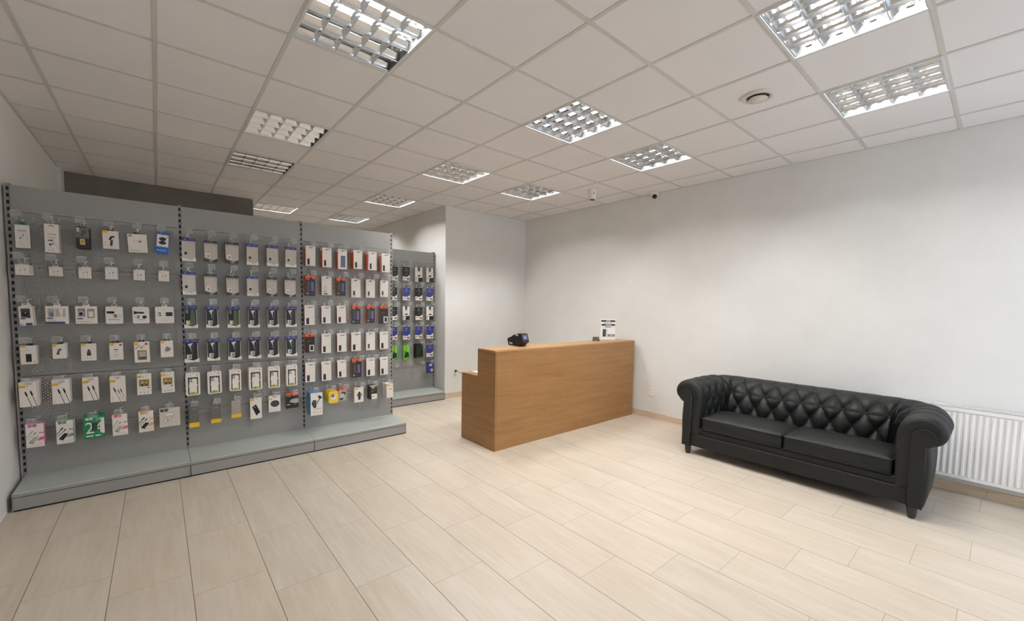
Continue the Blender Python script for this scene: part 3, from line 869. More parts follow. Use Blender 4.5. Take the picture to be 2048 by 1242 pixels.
# (bay, row, column, kind, x, front y, top z, width, height, number in the stack) in metres
PACKS = [
 (0, 0, 0, 'earphone_teal', -0.199, 0.83, 2.067, 0.075, 0.172, 1),
 (0, 0, 1, 'sound_box', -0.043, 0.77, 2.086, 0.076, 0.215, 3),
 (0, 0, 2, 'brown_bud', 0.126, 0.76, 2.079, 0.076, 0.16, 4),
 (0, 0, 3, 'clip_charger', 0.285, 0.82, 2.081, 0.097, 0.146, 1),
 (0, 0, 4, 'bud_case', 0.452, 0.83, 2.075, 0.123, 0.156, 1),
 (0, 0, 5, 'earbuds_blue', 0.606, 0.82, 2.107, 0.084, 0.182, 1),
 (0, 1, 0, 'earphone_small', -0.199, 0.76, 1.768, 0.072, 0.076, 3),
 (0, 1, 1, 'earphone_small', -0.038, 0.83, 1.767, 0.073, 0.072, 1),
 (0, 1, 2, 'earphone_small', 0.122, 0.83, 1.775, 0.072, 0.09, 1),
 (0, 1, 3, 'earphone_small', 0.277, 0.8, 1.784, 0.071, 0.099, 2),
 (0, 1, 4, 'earphone_small', 0.45, 0.82, 1.775, 0.072, 0.089, 1),
 (0, 1, 5, 'earphone_small', 0.613, 0.83, 1.777, 0.072, 0.091, 1),
 (0, 2, 0, 'oval_narrow', -0.199, 0.8, 1.459, 0.072, 0.146, 2),
 (0, 2, 1, 'oval_wide', -0.041, 0.8, 1.461, 0.123, 0.137, 2),
 (0, 2, 2, 'oval_travel', 0.12, 0.81, 1.462, 0.125, 0.141, 1),
 (0, 2, 3, 'slim_car', 0.285, 0.8, 1.461, 0.107, 0.143, 1),
 (0, 2, 4, 'slim_round', 0.452, 0.8, 1.46, 0.11, 0.142, 1),
 (0, 2, 5, 'slim_plug', 0.609, 0.8, 1.462, 0.128, 0.145, 1),
 (0, 3, 0, 'wall_black', -0.196, 0.77, 1.162, 0.083, 0.141, 2),
 (0, 3, 1, 'car_black', -0.034, 0.76, 1.167, 0.074, 0.113, 3),
 (0, 3, 2, 'bell_charger', 0.123, 0.8, 1.16, 0.088, 0.138, 1),
 (0, 3, 3, 'plug_white', 0.287, 0.8, 1.158, 0.084, 0.141, 1),
 (0, 3, 4, 'case_pencil', 0.449, 0.79, 1.161, 0.099, 0.177, 1),
 (0, 3, 5, 'plug_tilt', 0.615, 0.8, 1.163, 0.087, 0.146, 1),
 (0, 4, 0, 'cable_pair', -0.199, 0.7, 0.896, 0.09, 0.187, 5),
 (0, 4, 1, 'cable_pair', -0.035, 0.74, 0.889, 0.097, 0.187, 3),
 (0, 4, 2, 'cable_pair', 0.125, 0.78, 0.886, 0.092, 0.188, 2),
 (0, 4, 3, 'cable_four', 0.286, 0.78, 0.883, 0.096, 0.218, 1),
 (0, 4, 4, 'gold_window', 0.453, 0.79, 0.885, 0.094, 0.182, 1),
 (0, 4, 5, 'gold_window', 0.613, 0.8, 0.884, 0.091, 0.185, 1),
 (0, 5, 0, 'hoco_magenta', -0.184, 0.74, 0.567, 0.094, 0.18, 2),
 (0, 5, 1, 'hoco_green', -0.03, 0.77, 0.559, 0.094, 0.183, 2),
 (0, 5, 2, 'hoco_two', 0.139, 0.72, 0.579, 0.123, 0.182, 3),
 (0, 5, 3, 'hoco_red', 0.29, 0.77, 0.56, 0.094, 0.178, 1),
 (0, 5, 4, 'hoco_orange', 0.457, 0.78, 0.559, 0.098, 0.181, 1),
 (0, 5, 5, 'hoco_grey', 0.616, 0.77, 0.566, 0.142, 0.167, 1),
 (1, 0, 0, 'case_blue', 0.791, 0.8, 2.08, 0.098, 0.208, 1),
 (1, 0, 1, 'case_dark', 0.954, 0.79, 2.073, 0.099, 0.193, 1),
 (1, 0, 2, 'case_dark', 1.12, 0.79, 2.076, 0.103, 0.195, 2),
 (1, 0, 3, 'case_blue', 1.286, 0.8, 2.078, 0.097, 0.204, 1),
 (1, 0, 4, 'case_blue', 1.459, 0.79, 2.08, 0.1, 0.205, 2),
 (1, 0, 5, 'case_blue', 1.625, 0.79, 2.081, 0.102, 0.204, 1),
 (1, 1, 0, 'case_blue', 0.786, 0.79, 1.779, 0.095, 0.207, 2),
 (1, 1, 1, 'case_dark', 0.948, 0.79, 1.769, 0.094, 0.192, 1),
 (1, 1, 2, 'case_dark', 1.117, 0.79, 1.763, 0.097, 0.187, 1),
 (1, 1, 3, 'case_blue', 1.284, 0.8, 1.767, 0.097, 0.194, 1),
 (1, 1, 4, 'case_dark', 1.446, 0.79, 1.765, 0.093, 0.188, 1),
 (1, 1, 5, 'case_dark', 1.615, 0.79, 1.769, 0.103, 0.196, 1),
 (1, 2, 0, 'book_green', 0.79, 0.79, 1.473, 0.098, 0.203, 1),
 (1, 2, 1, 'book_black', 0.951, 0.79, 1.47, 0.096, 0.201, 1),
 (1, 2, 2, 'book_green', 1.119, 0.79, 1.469, 0.1, 0.202, 1),
 (1, 2, 3, 'book_black', 1.284, 0.79, 1.468, 0.097, 0.203, 1),
 (1, 2, 4, 'book_black', 1.454, 0.79, 1.468, 0.099, 0.204, 1),
 (1, 2, 5, 'book_black', 1.619, 0.79, 1.471, 0.103, 0.207, 1),
 (1, 3, 0, 'book_black', 0.788, 0.78, 1.169, 0.105, 0.21, 1),
 (1, 3, 1, 'book_black', 0.95, 0.78, 1.168, 0.096, 0.205, 1),
 (1, 3, 2, 'book_black', 1.118, 0.78, 1.17, 0.107, 0.211, 1),
 (1, 3, 3, 'book_black', 1.284, 0.78, 1.171, 0.106, 0.21, 1),
 (1, 3, 4, 'book_black', 1.45, 0.79, 1.169, 0.101, 0.209, 1),
 (1, 3, 5, 'book_black', 1.617, 0.79, 1.167, 0.104, 0.208, 1),
 (1, 4, 0, 'armor_case', 0.788, 0.76, 0.865, 0.105, 0.207, 2),
 (1, 4, 1, 'armor_case', 0.952, 0.77, 0.86, 0.109, 0.207, 2),
 (1, 4, 2, 'armor_case', 1.115, 0.77, 0.864, 0.095, 0.206, 2),
 (1, 4, 3, 'armor_case', 1.284, 0.77, 0.868, 0.114, 0.218, 2),
 (1, 4, 4, 'armor_case', 1.447, 0.77, 0.867, 0.106, 0.217, 2),
 (1, 4, 5, 'armor_case', 1.611, 0.77, 0.867, 0.104, 0.216, 2),
 (1, 5, 0, 'grey_sleeve', 0.789, 0.77, 0.571, 0.07, 0.211, 2),
 (1, 5, 1, 'grey_sleeve', 0.956, 0.78, 0.552, 0.075, 0.181, 1),
 (1, 5, 2, 'light_sleeve', 1.117, 0.78, 0.56, 0.076, 0.166, 1),
 (1, 5, 3, 'phone_tilt', 1.284, 0.79, 0.561, 0.1, 0.208, 1),
 (1, 5, 4, 'pad_oval', 1.45, 0.79, 0.566, 0.107, 0.169, 1),
 (1, 5, 5, 'pad_black', 1.615, 0.78, 0.578, 0.117, 0.164, 1),
 (2, 0, 0, 'white_orange', 1.815, 0.79, 2.111, 0.094, 0.208, 2),
 (2, 0, 1, 'white_orange', 1.982, 0.79, 2.108, 0.096, 0.208, 2),
 (2, 0, 2, 'white_bluephone', 2.145, 0.79, 2.107, 0.098, 0.216, 2),
 (2, 0, 3, 'white_orange', 2.31, 0.77, 2.11, 0.098, 0.206, 3),
 (2, 0, 4, 'white_orange', 2.478, 0.77, 2.107, 0.099, 0.206, 3),
 (2, 0, 5, 'white_orange', 2.638, 0.77, 2.104, 0.1, 0.217, 2),
 (2, 1, 0, 'orange_black', 1.81, 0.79, 1.799, 0.094, 0.211, 2),
 (2, 1, 1, 'white_clear', 1.982, 0.82, 1.805, 0.104, 0.204, 1),
 (2, 1, 2, 'orange_black', 2.138, 0.82, 1.795, 0.096, 0.197, 1),
 (2, 1, 3, 'white_phone', 2.308, 0.83, 1.796, 0.106, 0.213, 1),
 (2, 1, 4, 'white_phone', 2.478, 0.83, 1.795, 0.105, 0.211, 1),
 (2, 1, 5, 'white_phone', 2.641, 0.82, 1.792, 0.098, 0.195, 1),
 (2, 2, 0, 'white_slot', 1.806, 0.82, 1.491, 0.102, 0.213, 1),
 (2, 2, 1, 'white_slot', 1.974, 0.82, 1.485, 0.097, 0.194, 1),
 (2, 2, 2, 'white_slot', 2.139, 0.82, 1.489, 0.099, 0.197, 1),
 (2, 2, 3, 'orange_black', 2.303, 0.82, 1.488, 0.099, 0.208, 1),
 (2, 2, 4, 'orange_black', 2.475, 0.82, 1.49, 0.094, 0.2, 1),
 (2, 2, 5, 'orange_inset', 2.639, 0.82, 1.489, 0.101, 0.21, 1),
 (2, 3, 0, 'orange_inset', 1.804, 0.82, 1.18, 0.094, 0.195, 1),
 (2, 3, 1, 'white_slot', 1.971, 0.82, 1.18, 0.1, 0.214, 1),
 (2, 3, 2, 'white_slot', 2.14, 0.82, 1.18, 0.104, 0.209, 1),
 (2, 3, 3, 'white_slot', 2.3, 0.82, 1.184, 0.11, 0.214, 1),
 (2, 3, 4, 'white_phone', 2.471, 0.82, 1.182, 0.104, 0.213, 1),
 (2, 3, 5, 'white_slot', 2.636, 0.82, 1.181, 0.105, 0.208, 1),
 (2, 4, 0, 'white_slot', 1.802, 0.82, 0.875, 0.1, 0.213, 1),
 (2, 4, 1, 'white_slot', 1.971, 0.82, 0.873, 0.102, 0.213, 1),
 (2, 4, 2, 'white_slot', 2.138, 0.82, 0.876, 0.097, 0.197, 1),
 (2, 4, 3, 'orange_black', 2.306, 0.82, 0.876, 0.109, 0.213, 1),
 (2, 4, 4, 'white_slot', 2.47, 0.82, 0.877, 0.102, 0.213, 1),
 (2, 4, 5, 'white_slot', 2.636, 0.82, 0.876, 0.099, 0.214, 1),
 (2, 5, 0, 'blue_holder', 1.817, 0.655, 0.571, 0.119, 0.24, 3),
 (2, 5, 1, 'yellow_bag', 1.993, 0.66, 0.566, 0.104, 0.132, 4),
 (2, 5, 2, 'red_strap', 2.128, 0.78, 0.57, 0.083, 0.149, 1),
 (2, 5, 3, 'holder_box', 2.311, 0.77, 0.553, 0.106, 0.173, 1),
 (2, 5, 4, 'black_white', 2.467, 0.74, 0.562, 0.092, 0.161, 2),
 (2, 5, 5, 'fan_box', 2.647, 0.68, 0.57, 0.083, 0.163, 3),
 (3, 0, 0, 'glass_black', 3.315, 1.99, 2.078, 0.11, 0.211, 1),
 (3, 0, 1, 'glass_black', 3.508, 1.99, 2.086, 0.115, 0.214, 1),
 (3, 0, 2, 'glass_white', 3.723, 1.99, 2.084, 0.125, 0.22, 1),
 (3, 0, 3, 'glass_white', 3.918, 1.99, 2.088, 0.123, 0.218, 1),
 (3, 1, 0, 'glass_black', 3.303, 1.99, 1.769, 0.105, 0.2, 1),
 (3, 1, 1, 'glass_blue', 3.51, 1.99, 1.772, 0.119, 0.203, 1),
 (3, 1, 2, 'glass_black', 3.722, 1.99, 1.776, 0.124, 0.203, 1),
 (3, 1, 3, 'glass_blue', 3.916, 1.99, 1.775, 0.122, 0.204, 1),
 (3, 2, 0, 'glass_black', 3.306, 1.99, 1.472, 0.107, 0.202, 1),
 (3, 2, 1, 'glass_white', 3.508, 1.99, 1.474, 0.113, 0.206, 1),
 (3, 2, 2, 'glass_black', 3.725, 1.99, 1.472, 0.124, 0.206, 1),
 (3, 2, 3, 'glass_white', 3.921, 1.99, 1.474, 0.123, 0.21, 1),
 (3, 3, 0, 'glass_blue', 3.305, 1.99, 1.173, 0.106, 0.206, 1),
 (3, 3, 1, 'glass_blue', 3.513, 1.99, 1.169, 0.121, 0.206, 1),
 (3, 3, 2, 'glass_blue', 3.722, 1.99, 1.17, 0.12, 0.204, 1),
 (3, 3, 3, 'glass_blue', 3.922, 1.99, 1.169, 0.126, 0.206, 1),
 (3, 4, 0, 'game_green', 3.307, 1.98, 0.882, 0.114, 0.225, 1),
 (3, 4, 1, 'game_green', 3.508, 1.98, 0.88, 0.115, 0.225, 1),
 (3, 4, 2, 'game_dark', 3.729, 1.98, 0.887, 0.133, 0.225, 2),
 (3, 4, 3, 'glass_blue', 3.918, 1.98, 0.874, 0.123, 0.207, 1),
 (3, 5, 0, 'none', 3.306, 1.98, 0.597, 0.113, 0.07, 0),
 (3, 5, 1, 'none', 3.508, 1.98, 0.58, 0.115, 0.07, 0),
 (3, 5, 2, 'none', 3.73, 1.98, 0.563, 0.134, 0.073, 0),
 (3, 5, 3, 'blue_net', 3.904, 1.93, 0.582, 0.123, 0.174, 1),
]
# ------------------------------------------------------------------ hooks and packs
RZ = [2.125, 1.825, 1.515, 1.21, .905, .600]          # height of the price holders, row by row
ROWN = ['top row', 'second row', 'third row', 'fourth row', 'fifth row', 'bottom row']
COLN = ['first hook', 'second hook', 'third hook', 'fourth hook', 'fifth hook', 'last hook']
BAYN = ['left bay', 'middle bay', 'right bay', 'far unit']
def hook_meshes(L):
    w = MB()
    w.tube([(0, 0, 0), (0, -L+.02, .004), (0, -L+.008, .010), (0, -L, .022)], .0018, M_wire, 8)      # prong
    w.tube([(0, 0, .042), (0, -L-.004, .046), (0, -L-.010, .045)], .0014, M_wire, 8)                 # arm that carries the holder
    w.tube([(-.018, -.001, .042), (.018, -.001, .042)], .003, M_wire, 8)
    w.tube([(-.018, -.001, .0), (.018, -.001, .0)], .003, M_wire, 8)
    w.box((-.004, -.0022, -.004), (.004, .0008, .046), M_wire)
    t = MB(); y = -L-.012
    t.box((-.029, y-.0012, -.024), (.029, y+.0012, .022), M_tag)
    t2 = MB(); t2.box((-.022, y-.003, .020), (.022, y+.005, .0235), M_tagrim)
    return w.mesh('wire_prong'), t.mesh('price_holder'), t2.mesh('holder_clip')
HK = {0: hook_meshes(.200), 1: hook_meshes(.200)}
M_tagw = mat('white_price_card', (232, 236, 240), .4)
def hook(x, y, r, b, c, white=False, ztag=None):
    z = RZ[r]-.045
    o = empty('display_hook', (x, y, z))
    tag(o, 'wire hook with clear price holder, %s, %s, %s' % (ROWN[r], COLN[c] if b < 3 else ('leftmost half-hidden hook', 'left hook', 'middle hook', 'right hook')[c], BAYN[b]), 'hook', 'wire display hooks')
    me = HK[0]
    part('prong', me[0], o)
    h = part('price_holder', me[1], o, (0, 0, RZ[r]-z)); part('holder_clip', me[2], h)
    return o

def col(name, rgb, rough=.38, **k): return mat(name, rgb, rough, **k)
WH = col('white_carton', (232, 224, 216)); OW = col('cream_carton', (222, 212, 202)); BK = col('black_print', (14, 14, 15))
DG = col('dark_grey_print', (62, 60, 58)); MG = col('mid_grey_print', (128, 124, 120)); LG = col('light_grey_print', (178, 174, 170))
YE = col('yellow_print', (232, 186, 30)); GO = col('gold_brown_print', (150, 122, 42)); RE = col('red_print', (206, 52, 44)); OR = col('orange_print', (226, 84, 30))
BL = col('cobalt_print', (50, 57, 128)); B2 = col('bright_blue_print', (16, 96, 190)); NV = col('navy_oval', (44, 66, 140)); TE = col('teal_carton', (38, 110, 108))
GN = col('green_print', (28, 130, 84)); MA = col('magenta_print', (204, 30, 140)); LI = col('lime_print', (170, 180, 30)); CY = col('cyan_carton', (20, 132, 190))
BR = col('dark_brown_carton', (44, 28, 22)); TN = col('tan_label', (196, 164, 112)); BEI = col('milky_case', (196, 186, 176), .22); SL = col('slate_phone', (92, 98, 130), .3)
YB_ = col('yellow_bag_plastic', (226, 190, 40), .15); PK = col('amber_print', (236, 150, 30)); GRN = col('vivid_green_card', (52, 170, 60)); DGN = col('dark_green_card', (24, 44, 26))
OLV = col('olive_case', (70, 84, 52), .3); SLV = col('silver_label_and_glare', (214, 210, 212), .2); GSL = col('smoked_sleeve', (104, 98, 92), .25); GSL2 = col('light_smoked_sleeve', (168, 158, 150), .25)
RW = col('dark_red_print', (150, 40, 36)); PUR = col('violet_print', (150, 70, 170)); SKY_ = col('sky_print', (40, 140, 190)); BZ = col('red_brown_print', (120, 72, 58)); ORG = col('burnt_orange_carton', (216, 92, 34))
YT = col('yellow_text', (150, 112, 10))
def yel(u0, v0, u1, v1): return [('r', u0, v0, u1, v1, YE), ('t', 'baseus', u0+(u1-u0)*.15, v0+(v1-v0)*.3, u1-(u1-u0)*.15, v1-(v1-v0)*.25, YT)]
def bud(u, v, m=LG, s=1, stem=.3): return [('e', u, v, .05*s, .035*s, m), ('l', u+.01, v, u+.01, v-stem, .012, m)]
def cable(u, v, u2, v2, m=BK, w=.035): return [('l', u, v, u2, v2, w, m), ('l', u-(u2-u)*.05, v+.04, u+(u2-u)*.22, v-(v-v2)*.22, w*3.0, m), ('l', u-(u2-u)*.16, v+.085, u-(u2-u)*.05, v+.04, w*1.6, LG)]
def dots(n, v, u0, u1, m, r=.018): return [('e', u0+(u1-u0)*k/(n-1), v, r, r*.7, m) for k in range(n)]
def hoco(c, dark):
    a = [('r', .12, .87, .34, .985, c), ('r', .37, .87, .60, .985, c), ('t', 'hoco.', .145, .905, .32, .95, WH), ('t', 'hoco.', .395, .905, .575, .95, WH)]
    m = BK if dark else LG; q = DG if dark else MG
    a += [('l', .02, .44, .34, .66, .05, m), ('l', .05, .34, .52, .60, .04, m), ('l', .24, .60, .40, .70, .10, q if dark else LG), ('l', .44, .55, .56, .63, .08, q if dark else MG)]
    a += [('p', [(.14, .25), (.40, .18), (.70, .40), (.46, .46)], m), ('p', [(.14, .25), (.40, .18), (.40, .14), (.14, .20)], q), ('l', .62, .44, .70, .50, .03, q)]
    a += [('r', .72, .585, .99, .62, c), ('p', [(.60, .27), (.99, .31), (.99, .36), (.63, .32)], c), ('p', [(.70, .35), (.99, .37), (.99, .42), (.74, .40)], c)]
    return a+[('r', .22, .115, .85, .125, LG)]+dots(6, .065, .22, .86, c)
def glass(c, top):
    a = [('r', 0, 0, 1, .30, WH), ('p', [(0, .30), (.0, .98), (1, .98), (1, .42), (.62, .26)], c)]
    if top == 'w':
        a = [('r', 0, 0, 1, .30, BK), ('p', [(0, .30), (0, .98), (1, .98), (1, .46), (.7, .28)], WH), ('r', .36, .74, .66, .98, BK), ('t', '3mk', .40, .80, .62, .87, WH), ('p', [(.24, .42), (.48, .34), (.84, .42), (.6, .49)], DG), ('r', .0, 0, .42, .27, WH), ('r', .08, .04, .15, .24, BK), ('r', .25, .64, .78, .66, LG)]
        return a
    a += [('t', '3mk', .38, .80, .62, .88, WH), ('r', .24, .68, .80, .70, LG)]
    a += [('p', [(.22, .44), (.5, .38), (.86, .52), (.60, .57)], DG if c is BK else NV), ('r', .14, .145, .44, .185, BK), ('r', .60, .07, .74, .19, BK), ('r', .78, .07, .92, .19, BK), ('r', .04, .03, .10, .22, LG)]
    return a
def phoneprint(m, u0=.17, v0=.06, u1=.40, v1=.36): return [('r', u0, v0, u1, v1, m), ('e', u0+.06, v1-.03, .02, .01, LG)]
def slotm(v=.90): return [('r', .34, v, .80, v+.028, BK)]
# kind: (w, h, d, side material, face material, print, tab, name, category, label, header)
K = {}
def kind(k, w, h, d, side, face, pr, tab, name, cat, label, extra=None): K[k] = dict(w=w, h=h, d=d, side=side, face=face, pr=pr, tab=tab, name=name, cat=cat, label=label, extra=extra)
kind('earphone_teal', .075, .172, .022, TE, WH, [('r', .2, .72, .78, .78, LG), ('r', .25, .68, .7, .69, LG)]+bud(.35, .44, DG, 1, .36)+bud(.53, .56, LG, 1.6, .5)+bud(.78, .45, LG, .9, .38), TE, 'earphone_box', 'box', 'white earphone box with teal sides')
kind('sound_box', .076, .215, .030, OW, WH, [('r', .32, .925, .70, .95, DG), ('t', 'SOUND', .20, .61, .82, .67, BZ), ('r', .2, .53, .8, .545, LG), ('r', .2, .505, .78, .515, LG), ('e', .33, .42, .13, .03, MG), ('e', .5, .43, .08, .03, DG), ('l', .62, .41, .96, .12, .025, MG), ('e', .38, .28, .10, .035, DG), ('e', .55, .31, .08, .03, MG), ('l', .35, .22, .62, .04, .025, MG), ('r', .2, .06, .34, .09, LG)], BK, 'earphone_box', 'box', 'tall white SOUND earphone box')
kind('brown_bud', .076, .16, .012, BR, BR, [('r', .0, .50, 1, 1, col('clear_blister', (112, 112, 106), .15)), ('r', .11, .80, .30, .98, WH), ('e', .22, .88, .05, .03, DG), ('l', .40, .60, .68, .80, .16, DG), ('e', .66, .80, .15, .07, DG), ('r', .30, .17, .68, .46, TN), ('e', .49, .33, .06, .04, RW)], DG, 'earpiece_pack', 'pack', 'brown earpiece pack with gold label')
kind('clip_charger', .097, .146, .022, WH, WH, yel(.0, .87, .36, 1)+[('l', .42, .50, .58, .70, .14, BK), ('l', .56, .70, .74, .66, .12, BK), ('l', .50, .18, .56, .50, .16, DG), ('e', .60, .52, .05, .035, LG), ('e', .52, .14, .05, .03, LG), ('r', .10, .36, .16, .41, YE), ('r', .10, .26, .16, .31, YE), ('r', .10, .16, .16, .21, YE), ('r', .84, .80, .89, .84, YE)], DG, 'charger_box', 'box', 'white box with black clip-on gadget')
kind('bud_case', .123, .156, .018, OW, WH, [('r', .0, 0, 1, .028, LI)]+yel(.06, .93, .24, .99)+[('r', .06, .87, .24, .915, DG), ('e', .40, .62, .10, .06, LG), ('e', .40, .62, .08, .045, WH), ('e', .63, .61, .08, .06, MG), ('r', .30, .45, .70, .455, LG), ('r', .34, .36, .66, .365, LG), ('r', .07, .24, .16, .26, MG), ('r', .07, .18, .40, .19, LG), ('r', .07, .10, .44, .13, LG), ('r', .48, .10, .56, .13, DG)], DG, 'earbuds_box', 'box', 'wide white earbuds box with yellow corner')
kind('earbuds_blue', .084, .182, .026, B2, B2, [('r', .04, .33, .97, .90, WH), ('e', .50, .70, .30, .085, BK), ('e', .50, .52, .30, .085, BK), ('r', .42, .56, .60, .66, BK), ('e', .86, .80, .06, .03, RE), ('t', 'Earbuds', .10, .13, .70, .20, WH), ('r', .72, .135, .86, .15, WH), ('r', .3, .07, .75, .078, CY)], B2, 'earbuds_box', 'box', 'bright blue Earbuds box')
kind('earphone_small', .080, .086, .015, OW, WH, [('e', .10, .90, .035, .04, BK), ('r', .10, .78, .55, .80, LG)]+bud(.36, .50, MG, 1.1, .42)+bud(.66, .55, MG, 1.4, .45), LG, 'earphone_box', 'box', 'small white square earphone box')
def samsung(u0, v0, w=.30): return [('e', u0+w/2, v0, w/2, .045, NV), ('t', 'SAMSUNG', u0+w*.14, v0-.013, u0+w*.86, v0+.013, WH)]
kind('oval_narrow', .072, .146, .024, OW, WH, [('r', .14, .38, .80, .88, DG), ('e', .48, .60, .22, .14, BK), ('e', .47, .66, .06, .035, LG), ('r', .02, .02, .22, .10, LG), ('r', .42, .01, .88, .13, BL)]+[('e', .30, .37, .30, .06, WH)]+samsung(.05, .37, .44), WH, 'charger_box', 'box', 'narrow white charger box with blue oval')
kind('oval_wide', .123, .137, .026, OW, WH, [('r', .09, .32, .38, .86, LG), ('e', .25, .54, .10, .14, MG), ('e', .28, .50, .04, .05, DG), ('r', .42, .40, .86, .86, LG), ('p', [(.56, .84), (.78, .84), (.72, .45), (.76, .32), (.60, .32), (.64, .5)], WH), ('r', .0, .0, .84, .12, BL), ('r', .0, .03, .26, .12, BZ), ('r', .12, .19, .42, .21, MG)]+[('e', .2, .32, .20, .06, WH)]+samsung(.04, .31), WH, 'charger_box', 'box', 'wide white charger box with blue bottom bar')
kind('oval_travel', .125, .141, .026, OW, WH, [('r', .11, .40, .44, .86, MG), ('e', .26, .58, .14, .20, LG), ('e', .25, .56, .09, .10, BK), ('r', .54, .32, .87, .84, MG), ('r', .57, .35, .84, .78, LG), ('r', .60, .40, .80, .68, WH), ('t', 'Travel Adapter', .08, .08, .62, .14, DG), ('e', .68, .11, .018, .02, DG)]+[('e', .2, .31, .20, .06, WH)]+samsung(.06, .29), WH, 'charger_box', 'box', 'wide white Travel Adapter box')
slim = dict(w=.11, h=.143, d=.020)
kind('slim_car', .107, .143, .020, LG, WH, [('r', .30, .86, .62, .875, LG), ('p', [(.07, .72), (.45, .73), (.53, .66), (.45, .58), (.07, .60)], BK), ('l', .40, .50, .92, .51, .02, DG), ('r', .46, .46, .64, .53, BK), ('l', .44, .40, .92, .41, .02, DG), ('r', .48, .37, .64, .43, BK), ('r', .14, .22, .80, .25, MG), ('r', .14, .28, .60, .29, LG)], LG, 'charger_box', 'box', 'rounded white car charger box')
kind('slim_round', .110, .142, .020, LG, WH, [('r', .34, .86, .62, .875, LG), ('p', [(.08, .75), (.30, .70), (.62, .70), (.72, .64), (.62, .58), (.30, .60), (.08, .54)], BK), ('l', .10, .44, .44, .44, .02, DG), ('r', .28, .41, .40, .48, BK), ('l', .10, .34, .40, .34, .02, DG), ('r', .26, .31, .40, .37, BK), ('e', .70, .38, .13, .10, BK), ('r', .32, .20, .68, .23, MG)], LG, 'charger_box', 'box', 'rounded white car charger box with black puck')
kind('slim_plug', .128, .145, .020, WH, WH, [('r', .36, .86, .62, .875, LG), ('l', .08, .62, .34, .62, .02, DG), ('r', .18, .58, .30, .65, BK), ('l', .08, .48, .34, .48, .02, DG), ('r', .20, .45, .32, .52, BK), ('l', .44, .62, .60, .62, .02, DG), ('l', .44, .48, .60, .48, .02, DG), ('r', .56, .43, .92, .67, BK), ('r', .3, .24, .7, .25, LG), ('r', .3, .18, .7, .19, LG)], WH, 'charger_box', 'box', 'rounded white wall charger box')
kind('wall_black', .083, .141, .036, OW, WH, yel(.03, .90, .36, .985)+[('r', .08, .74, .62, .755, LG), ('r', .32, .12, .68, .56, DG), ('r', .36, .16, .64, .50, BK), ('e', .86, .13, .05, .03, GO), ('r', 0, 0, 1, .018, YE)], BK, 'charger_box', 'box', 'white box with black block charger')
kind('car_black', .080, .113, .016, OW, WH, yel(.0, .84, .32, 1)+[('l', .36, .28, .50, .62, .18, BK), ('l', .46, .64, .66, .62, .14, DG), ('l', .42, .38, .50, .58, .05, LG), ('l', .86, .80, .94, .76, .03, DG)]+dots(3, .13, .24, .74, GO, .03), BK, 'charger_box', 'box', 'white box with black car charger')
kind('bell_charger', .088, .138, .020, OW, WH, yel(.0, .87, .30, 1)+[('p', [(.36, .30), (.40, .54), (.46, .66), (.56, .66), (.62, .54), (.66, .30)], BK), ('l', .51, .40, .51, .58, .05, MG), ('r', .6, .9, .95, .91, LG)]+dots(2, .15, .40, .64, GO, .035), BK, 'charger_box', 'box', 'white box with black bell-shaped charger')
kind('plug_white', .084, .141, .020, WH, WH, yel(.04, .85, .36, .98)+[('e', .82, .88, .10, .06, RE), ('r', .28, .30, .66, .62, LG), ('r', .30, .32, .64, .60, WH), ('r', .34, .58, .62, .63, DG), ('l', .40, .20, .40, .32, .05, LG), ('l', .54, .20, .54, .32, .05, LG), ('r', .42, .44, .54, .52, LG)], BK, 'charger_box', 'box', 'white box with white plug and red dot')
kind('case_pencil', .099, .177, .020, WH, WH, yel(.03, .84, .28, .97)+[('e', .80, .89, .11, .055, RE), ('l', .08, .66, .38, .84, .04, DG), ('l', .42, .76, .52, .68, .06, BK), ('l', .52, .70, .66, .86, .03, MG), ('r', .20, .12, .80, .58, BZ), ('r', .22, .13, .78, .57, GO), ('r', .24, .24, .76, .55, BZ), ('r', .27, .28, .74, .53, LG), ('r', .30, .15, .72, .23, DG)], BK, 'charger_box', 'box', 'tall white box with brown framed charger and pencil')
kind('plug_tilt', .087, .146, .020, WH, WH, yel(.0, .85, .28, 1)+[('p', [(.30, .38), (.44, .62), (.72, .56), (.82, .48), (.60, .32)], MG), ('l', .50, .63, .80, .50, .05, DG), ('l', .28, .26, .36, .40, .05, LG), ('l', .42, .24, .50, .36, .05, LG)], BK, 'charger_box', 'box', 'white box with tilted grey plug')
kind('cable_pair', .093, .187, .016, OW, WH, yel(.02, .765, .38, .87)+[('e', .55, .92, .22, .035, col('pale_gold_slot', (190, 170, 130)))]+cable(.36, .56, .66, .0)+cable(.66, .58, .96, .0)+[('e', .14, .18, .035, .018, YE), ('e', .14, .10, .035, .018, YE)], None, 'cable_box', 'box', 'white box with two black cables')
kind('cable_four', .096, .218, .022, WH, WH, yel(.0, .76, .36, .85)+[('e', .5, .93, .2, .03, col('pale_gold_slot', (190, 170, 130)))]+cable(.26, .50, .64, .02, BK, .03)+cable(.52, .42, .84, .02, RW, .022)+cable(.68, .45, .98, .06, BK, .022)+[('e', .14, .20, .03, .014, YE), ('e', .14, .14, .03, .014, YE), ('e', .14, .08, .03, .014, YE)], None, 'cable_box', 'box', 'white box with four cables')
kind('gold_window', .092, .184, .020, WH, WH, yel(.0, .80, .34, .91)+[('r', .14, .40, .84, .72, GO), ('l', .36, .40, .36, .54, .10, BK), ('l', .36, .52, .36, .64, .14, LG), ('l', .64, .40, .64, .54, .09, BK), ('l', .64, .52, .64, .60, .11, LG), ('e', .78, .33, .07, .03, DG), ('r', .36, .32, .50, .335, LG)]+dots(3, .10, .24, .72, BZ, .035), LG, 'cable_box', 'box', 'white cable box with gold window')
